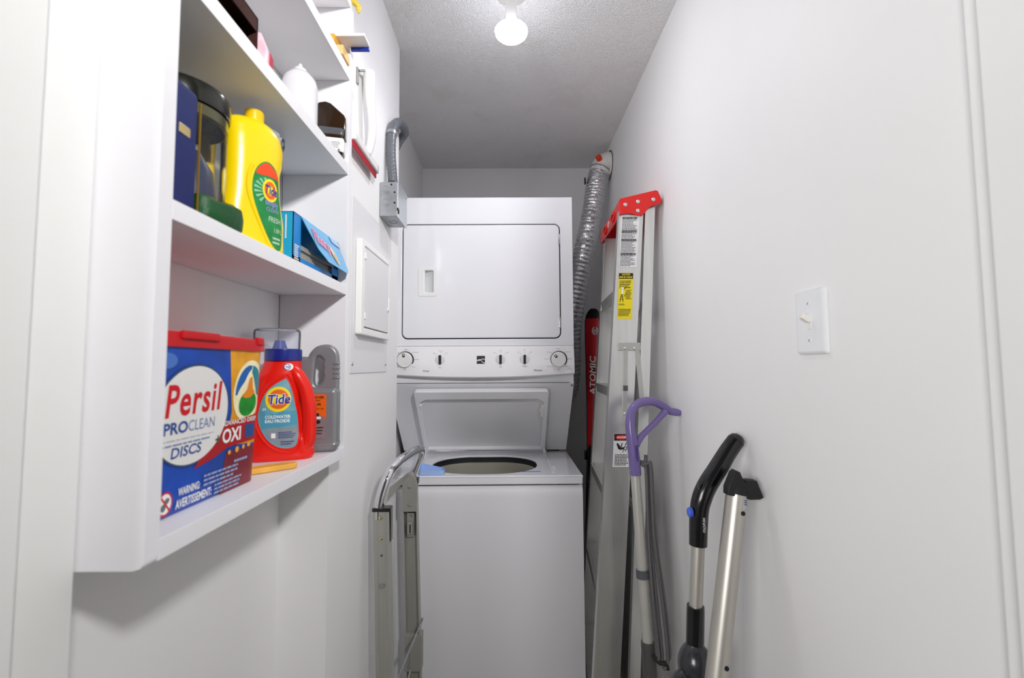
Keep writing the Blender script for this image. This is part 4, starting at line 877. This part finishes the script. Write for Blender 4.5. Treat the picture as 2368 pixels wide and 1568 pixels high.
for a in (.040, .070): obj('rivet', lathe(0, [(.005, 0), (.005, .001), (.003, .0026), (0, .003)], 16, lambda p, q, hh: V((nl(.05).x + a + p, nl(.05).y - .0050 - hh, .052 + q)), cap=False), alum, t)
def strap(p, q, wd):
    p, q = V(p), V(q); v = (q - p).normalized(); s_ = v.cross(V((0, 1, 0))).normalized() * wd / 2; th = V((0, -.003, 0))
    return ring_mesh([[p - s_, p + s_, p + s_ + th, p - s_ + th], [q - s_, q + s_, q + s_ + th, q - s_ + th]])
obj('spreader_arm', strap(rf(.042, .048, .001), rf(.050, -.152, .001), .013), spr, t)
obj('spreader_arm', strap(rf(.078, .048, .001), rf(.101, -.115, .001), .014), spr, t)
obj('arm_joint', strap(rf(.0467, -.062, .0042), rf(.0475, -.078, .0042), .014), grayp, t)
obj('rivet', lathe(0, [(.005, 0), (.005, .001), (.003, .0026), (0, .003)], 16, lambda p, q, hh: V((rf(.050, -.146).x + p, rf(.05, -.146).y - .0042 - hh, -.146 + q)), cap=False), alum, t)

# ------------------------------------------------------------------ steam mop with purple handle
pur = mat('handle_purple', '76659f', .28, var=.03, coat=.3)
t = thing('floor_mop', 'upright mop with purple loop handle and wrapped grey cord leaning on the wall', 'mop', (.36, 1.17, FL))
hl_ = spl([(.3455, 1.249, -.300), (.3430, 1.250, -.255), (.3385, 1.252, -.205), (.3355, 1.255, -.165), (.3420, 1.262, -.130), (.3620, 1.272, -.110), (.3900, 1.282, -.1030), (.4180, 1.290, -.1060), (.4420, 1.298, -.1180), (.4640, 1.304, -.1330), (.4820, 1.306, -.1380)], 8)
obj('loop_handle', tube(hl_, [.0175, .0175, .0165, .0150, .0140, .0135, .0135, .0130, .0125, .0115, .0105], 20, .9), pur, t)
obj('handle_strut', tube(spl([(.3440, 1.252, -.232), (.3600, 1.256, -.2050), (.3800, 1.266, -.1880), (.4200, 1.282, -.1570), (.4480, 1.294, -.1320)], 6), [.0100, .0098, .0085, .0085, .0105], 16), pur, t)
obj('handle_tip', tube(spl([(.470, 1.305, -.134), (.484, 1.305, -.1370), (.4935, 1.305, -.1390)], 5), [.0104, .0106, .0085], 16), pur, t)
def mp(h): return V((lerp(.3447, .372, (-.29 - h) / 1.0), lerp(1.249, 1.15, (-.29 - h) / 1.0), h))
obj('grip_lettering', wrap(flat_text('BISSELL', .009, -.052, 0, width=.046) if False else bars(-.262, -.218, -.0035, .0035, 1, 1, 0), lambda a, b, o=0: V((.3463 + b, 1.2335 - o * 2, a))), mat('handle_ink', '4a3b7c', .5), t)
obj('upper_tube', cyl(mp(-.296), mp(-.545), .0130, 20, .0140), mat('mop_tube', 'b9b7b0', .35, .2, var=.03), t)
obj('collar', tube([mp(-.541), mp(-.546), mp(-.5462), mp(-.562)], [.0165, .0165, .0175, .0175], 20), grayp, t)
obj('lower_tube', cyl(mp(-.562), mp(-.722), .0135, 20), MATS['mop_tube'], t)
obj('lower_sleeve', tube([mp(-.715), mp(-.722), mp(-.81), mp(-.82)], [.0170, .0178, .0178, .017], 20), mat('sleeve_gray', '4c4b49', .4, var=.05), t)
obj('mop_motor', tube([mp(-.82), mp(-.84), mp(-.90), mp(-1.12), mp(-1.22)], [.019, .026, .030, .033, .020], 24), mat('motor_gray', '3f3e3d', .35, var=.05), t)
hd = ring_mesh([[V((mp(-1.29).x + a * k, mp(-1.29).y - .02 + b * k, h)) for a, b in rrect(-.055, .055, -.14, .08, .03, 6)] for k, h in ((.95, FL + .001), (1, FL + .012), (.9, FL + .03), (.3, FL + .05))])
obj('mop_head', hd, MATS['motor_gray'], t)
obj('cord_hook', tube(spl([(.352, 1.248, -.262), (.368, 1.246, -.266), (.374, 1.246, -.258), (.374, 1.246, -.246)], 6), .005, 12), grayp, t)
crd = []
for dx0, dx1, hb_, yy in ((.000, .000, -.735, 0), (.005, .010, -.745, .004), (.011, .022, -.752, -.004), (.016, .030, -.742, .003)):
    crd.append(tube(spl([(.3600 + dx0 * .3, 1.243 + yy, -.275), (.3660 + dx0, 1.243 + yy, -.268), (.3720 + dx0, 1.240 + yy, -.285), (.3690 + dx0 * 1.2, 1.222 + yy, -.45), (.3700 + dx1, 1.20 + yy, -.60), (.3745 + dx1, 1.185 + yy, -.70), (.3760 + dx1 * .9, 1.18 + yy, hb_), (.3720 + dx1 * .5, 1.18 + yy, hb_ - .012)], 8), .0042, 10))
for c in crd: obj('wrapped_cord', c, mat('cord_gray', '5b595a', .5, var=.06), t)
obj('cord_clip', tube(spl([(.362, 1.186, -.735), (.376, 1.178, -.750), (.392, 1.176, -.752), (.396, 1.176, -.765)], 6), .005, 10), ink, t)

# ------------------------------------------------------------------ black stick vacuum
t = thing('stick_vacuum', 'black stick vacuum with blue buttons and chrome tube leaning on the right wall', 'vacuum', (.37, .93, FL))
vp = spl([(.4700, .940, -.1580), (.4520, .938, -.1800), (.4280, .935, -.2140), (.4060, .932, -.2440), (.3930, .930, -.2680), (.3850, .930, -.3000), (.3810, .930, -.3640)], 8)
obj('handle', tube(vp, [.0175, .0180, .0190, .0195, .0195, .0185, .0175], 24, .95), blackp, t)
obj('handle_end', lathe(0, [(.0175, 0), (.0150, .008), (.009, .013), (0, .0145)], 24, (lambda d, n1, n2: (lambda a, b, h: vp[0] + d * h + n1 * a + n2 * b))((vp[0] - vp[1]).normalized(), (vp[0] - vp[1]).normalized().orthogonal().normalized(), (vp[0] - vp[1]).normalized().cross((vp[0] - vp[1]).normalized().orthogonal().normalized())), cap=False), blackp, t)
obj('power_button', lathe(0, [(.0098, 0), (.0098, .007), (.0075, .0095), (0, .010)], 20, lambda a, b, h: V((.3680 - h * .9, .925 + b - h * .3, -.297 + a)), cap=False), bluep, t, label='blue button on the handle')
obj('release_knob', lathe(0, [(.0075, 0), (.0075, .006), (.005, .008), (0, .0085)], 18, lambda a, b, h: V((.3830 - h * .75 + b * .3, .918 - h * .6 + b * .5, -.2420 + a)), cap=False), grayp, t)
obj('lettering', wrap(flat_text('FOLD/PUSH', .005, -.015, -.002, width=.028), lambda a, b, o=0: V((.3870 - b, .9115 - o, -.318 + a)), .0004), whitei, t)
obj('chrome_tube', cyl((.3812, .930, -.360), (.3700, .925, -.492), .0128, 24), silver, t)
obj('lower_collar', tube([(.3703, .925, -.480), (.3702, .925, -.486), (.3655, .922, -.556)], [.0165, .0170, .0170], 24), blackp, t)
obj('motor_ball', lathe(0, [(0, -.044)] + [(.0335 * math.sin(q), -.044 * math.cos(q)) for q in [k / 16 * math.pi for k in range(1, 16)]] + [(0, .044)], 28, lambda a, b, h: V((.3640 + a, .918 + b, -.590 + h)), cap=False), mat('motor_charcoal', '2b2c30', .25, var=.08, coat=.3), t)
obj('vacuum_body', tube([(.365, .918, -.565), (.362, .915, -.62), (.360, .91, -.80), (.358, .905, -1.10), (.356, .90, -1.2)], [.020, .026, .030, .032, .022], 24), blackp, t)
obj('dust_cup', lathe(0, [(0, -.04)] + [(.026 * math.sin(q), -.05 * math.cos(q)) for q in [k / 14 * math.pi for k in range(1, 14)]] + [(0, .05)], 24, lambda a, b, h: V((.3330 + a, .905 + b, -.640 + h)), cap=False), MATS['motor_charcoal'], t)
obj('cup_button', lathe(0, [(.0075, 0), (.0075, .005), (0, .006)], 18, lambda a, b, h: V((.3240 + a, .885 - h, -.622 + b)), cap=False), bluep, t, label='blue button on the dust cup')
obj('floor_head', ring_mesh([[V((.356 + a * k, .87 + b * k, h)) for a, b in rrect(-.085, .115, -.05, .07, .02, 6)] for k, h in ((.97, FL + .001), (1, FL + .02), (.92, FL + .045), (.35, FL + .10))]), blackp, t)

# ------------------------------------------------------------------ aluminium support pole with black saddle
t = thing('support_pole', 'silver aluminium tube with a black saddle end, nearest to the light switch', 'pole', (.29, .89, FL))
pt, pb = V((.4395, .882, -.246)), V((.209, .742, FL + .001))
obj('pole_tube', tube([pt, pt.lerp(pb, .5), pb], .0193, 32), silver, t)
pd = (pb - pt).normalized(); pn = V((0, -1, 0)); pn = (pn - pd * pn.dot(pd)).normalized()
for d in (.037, .302): 
    c = pt + pd * d + pn * .0188; sx = V((.006, 0, 0))
    obj('locking_hole', tube([c + sx, c + sx + pn * .0006], .0042, 16), mat('hole_black', '0b1114', .6), t)
pst = pt + pd * .012
def pw(a, b, o=0):
    q = a / .0193; sd_ = pn.cross(pd).normalized() * -1
    return pt - pd * b + (pn * math.cos(q) - V((pd.cross(pn))) * math.sin(q) * -1) * (.0193 + o)
st_ = obj('tube_sticker', wrap(flat_poly([[(-.016, -.028), (-.004, -.028), (-.004, -.008), (-.016, -.008)]]), pw, .0003, .003), mat('sticker_gray', 'b9bcc6', .4), t)
obj('small_print', wrap(bars(-.015, -.005, -.020, -.009, 3, .5, .2), pw, .0006, .003), mat('sticker_navy', '2c3350', .5), st_)
sa = Fr(pt, -pd.cross(V((0, 1, 0))), -pd, V((0, -1, 0)))
if sa.u.x < 0: sa = Fr(pt, -sa.u, -pd, V((0, -1, 0)))
so = [(-.0215, -.004), (-.0225, .006), (-.0150, .034), (-.0115, .038), (-.007, .037), (.001, .024), (.008, .018), (.0105, .024), (.020, .0265), (.027, .0270), (.041, .003), (.037, .000), (.020, -.004)]
obj('saddle_end', join(plate([so], .022, Fr(sa(0, 0, -.006), sa.u, sa.v, sa.w), .003, 3), tube([sa(0, -.004, 0), sa(0, .010, 0)], [.0215, .018], 24)), blackm, t)

# ------------------------------------------------------------------ folding hand truck by the left wall
t = thing('hand_truck', 'grey folding hand truck with curved chrome handle beside the washer', 'hand truck', (-.30, 1.27, FL))
def hx(h): return lerp(-.3318, -.3050, (-.349 - h) / .951)
def rail(y, h0, h1, wd, dep, dx=0.0): return channel(V((hx(h0) + dx, y, h0)), V((hx(h1) + dx, y, h1)), 0, 0, wd, dep)
obj('near_rail', rail(1.12, -.351, FL + .002, .0385, .022), alumd, t)
obj('rail_groove', join(rail(1.1192, -.353, FL + .05, .0018, .002, .0085), rail(1.1192, -.353, FL + .05, .0018, .002, .0285)), alumd, t)
obj('far_rail', rail(1.412, -.352, FL + .002, .0430, -.024, .0075), alumd, t)
obj('rail_cap', join(box(hx(-.35) - .003, hx(-.35) + .0415, 1.117, 1.146, -.3535, -.3440, .003), box(hx(-.35) + .0385, hx(-.35) + .0425, 1.122, 1.142, -.425, -.345, .001)), blackp, t)
obj('rail_cap', box(-.2865, -.2765, 1.388, 1.414, -.358, -.339, .003), blackp, t)
for h, m in ((-.367, brass), (-.4165, brass)):
    obj('rivet', lathe(0, [(.0055, 0), (.0055, .001), (.004, .0032), (0, .004)], 16, lambda a, b, hh: V((hx(h) + .0145 + .003 + a, 1.1195 - hh, h + b)), cap=False), m, t)
obj('rivet', lathe(0, [(.003, 0), (.0025, .001), (0, .0014)], 12, lambda a, b, hh: V((hx(-.4565) + .0185 + a, 1.1195 - hh, -.4565 + b)), cap=False), grayp, t)
obj('stop_tab', box(hx(-.527) + .0135, hx(-.527) + .0245, 1.1145, 1.121, -.5315, -.5225, .0015), steel, t)
hp = spl([(-.3225, 1.132, -.372), (-.3215, 1.132, -.345), (-.3155, 1.134, -.312), (-.3035, 1.150, -.272), (-.2945, 1.200, -.2545), (-.2840, 1.280, -.2475), (-.2735, 1.350, -.2465), (-.2690, 1.388, -.2515), (-.2725, 1.402, -.2680), (-.2850, 1.404, -.3020), (-.2985, 1.404, -.3400), (-.302, 1.404, -.375)], 10)
obj('chrome_handle', tube(hp, .0125, 24), chrome, t)
brk = plate([[(-.0195, -.100), (.0195, -.100), (.0205, -.020), (.0185, -.008), (.010, .006), (.003, .010), (-.008, .004), (-.0205, -.010)]], .012, Fr((-.3005, 1.392, -.334), (1, 0, 0), (0, 0, 1)), .002, 2)
obj('handle_bracket', brk, mat('bracket_gray', 'a3a19a', .45, .35, var=.04), t)
for h in (-.3625, -.4160): obj('rivet', lathe(0, [(.0052, 0), (.0052, .001), (.0036, .0028), (0, .0034)], 16, lambda a, b, hh: V((-.3005 + a, 1.3795 - hh, h + b)), cap=False), steel, t)
obj('gusset_plate', hexa([V((-.3215, 1.20, -.352)), V((-.3195, 1.20, -.352)), V((-.3035, 1.378, -.330)), V((-.3055, 1.378, -.330)), V((-.3205, 1.22, -.322)), V((-.3185, 1.22, -.322)), V((-.3025, 1.378, -.318)), V((-.3045, 1.378, -.318))]), MATS['bracket_gray'], t)
lt = obj('latch_plate', join(box(-.3115, -.2890, 1.3955, 1.4090, -.515, -.443, .002), box(-.3090, -.2915, 1.386, 1.397, -.505, -.468, .003)), MATS['bracket_gray'], t)
obj('latch_slot', box(-.3010, -.2975, 1.3852, 1.3865, -.500, -.475, .0004), ink, lt)
obj('latch_screw', lathe(0, [(.005, 0), (.004, .002), (0, .0025)], 12, lambda a, b, hh: V((-.2985 + a, 1.3955 - hh, -.452 + b)), cap=False), steel, lt)
obj('slide_sleeve', box(hx(-.85) + .004, hx(-.85) + .055, 1.384, 1.416, -.90, -.795, .003), MATS['bracket_gray'], t)
obj('sleeve_pin', box(-.302, -.296, 1.380, 1.386, -.89, -.82, .002), steel, t)
obj('spring_rod', tube(spl([(-.2600, 1.382, -.745), (-.2665, 1.375, -.765), (-.2850, 1.300, -.800), (-.3020, 1.210, -.835), (-.3075, 1.150, -.880)], 8), .0030, 10), steel, t)
obj('cross_bar', hexa([V((-.3080, 1.142, -1.02)), V((-.3040, 1.142, -1.02)), V((-.2930, 1.384, -.935)), V((-.2970, 1.384, -.935)), V((-.3080, 1.142, -.985)), V((-.3040, 1.142, -.985)), V((-.2930, 1.384, -.895)), V((-.2970, 1.384, -.895))]), alumd, t)
obj('toe_plate', box(-.345, -.13, 1.115, 1.415, FL + .0005, FL + .005, .001), alumd, t)

# ------------------------------------------------------------------ light switch
t = thing('light_switch', 'white toggle light switch plate on the right wall', 'light switch', (XR, .724, .0175))
SWF = Fr((XR, .7235, .0685), (0, -1, 0), (0, 0, 1), (-1, 0, 0))
pl = ring_mesh([[SWF(a * k, b * k2, c) for a, b in rrect(-.0355, .0355, -.0525, .0525, .004, 5)] for k, k2, c in ((1, 1, .0003), (1, 1, .0025), (.97, .978, .0052), (.90, .93, .0066), (.86, .905, .0068))])
obj('switch_plate', pl, mat('switch_white', 'eceef1', .22, var=.01, coat=.3), t)
obj('toggle_frame', fbox(SWF, -.0052, .0052, -.0125, .0125, .006, .0078, .001), plasw, t)
tf = Fr(SWF(0, .001, .007), (0, -1, 0), V((.55, 0, .84)), V((-.84, 0, .55)))
obj('toggle', fbox(tf, -.0042, .0042, -.0035, .0055, 0, .0155, .0015, 3), mat('toggle_cream', 'f0ede4', .3), t)
for b in (.030, -.030): 
    sw_ = obj('screw', lathe(0, [(.0034, 0), (.0028, .0012), (0, .0015)], 16, lambda p, q, hh: SWF(p, b + q, .0068 + hh), cap=False), plasw, t)
    obj('screw_slot', fbox(Fr(SWF(0, b, .0083), (0, -.8, .6), (0, .6, .8), (-1, 0, 0)), -.0026, .0026, -.0005, .0005, 0, .0003), inkg, sw_)
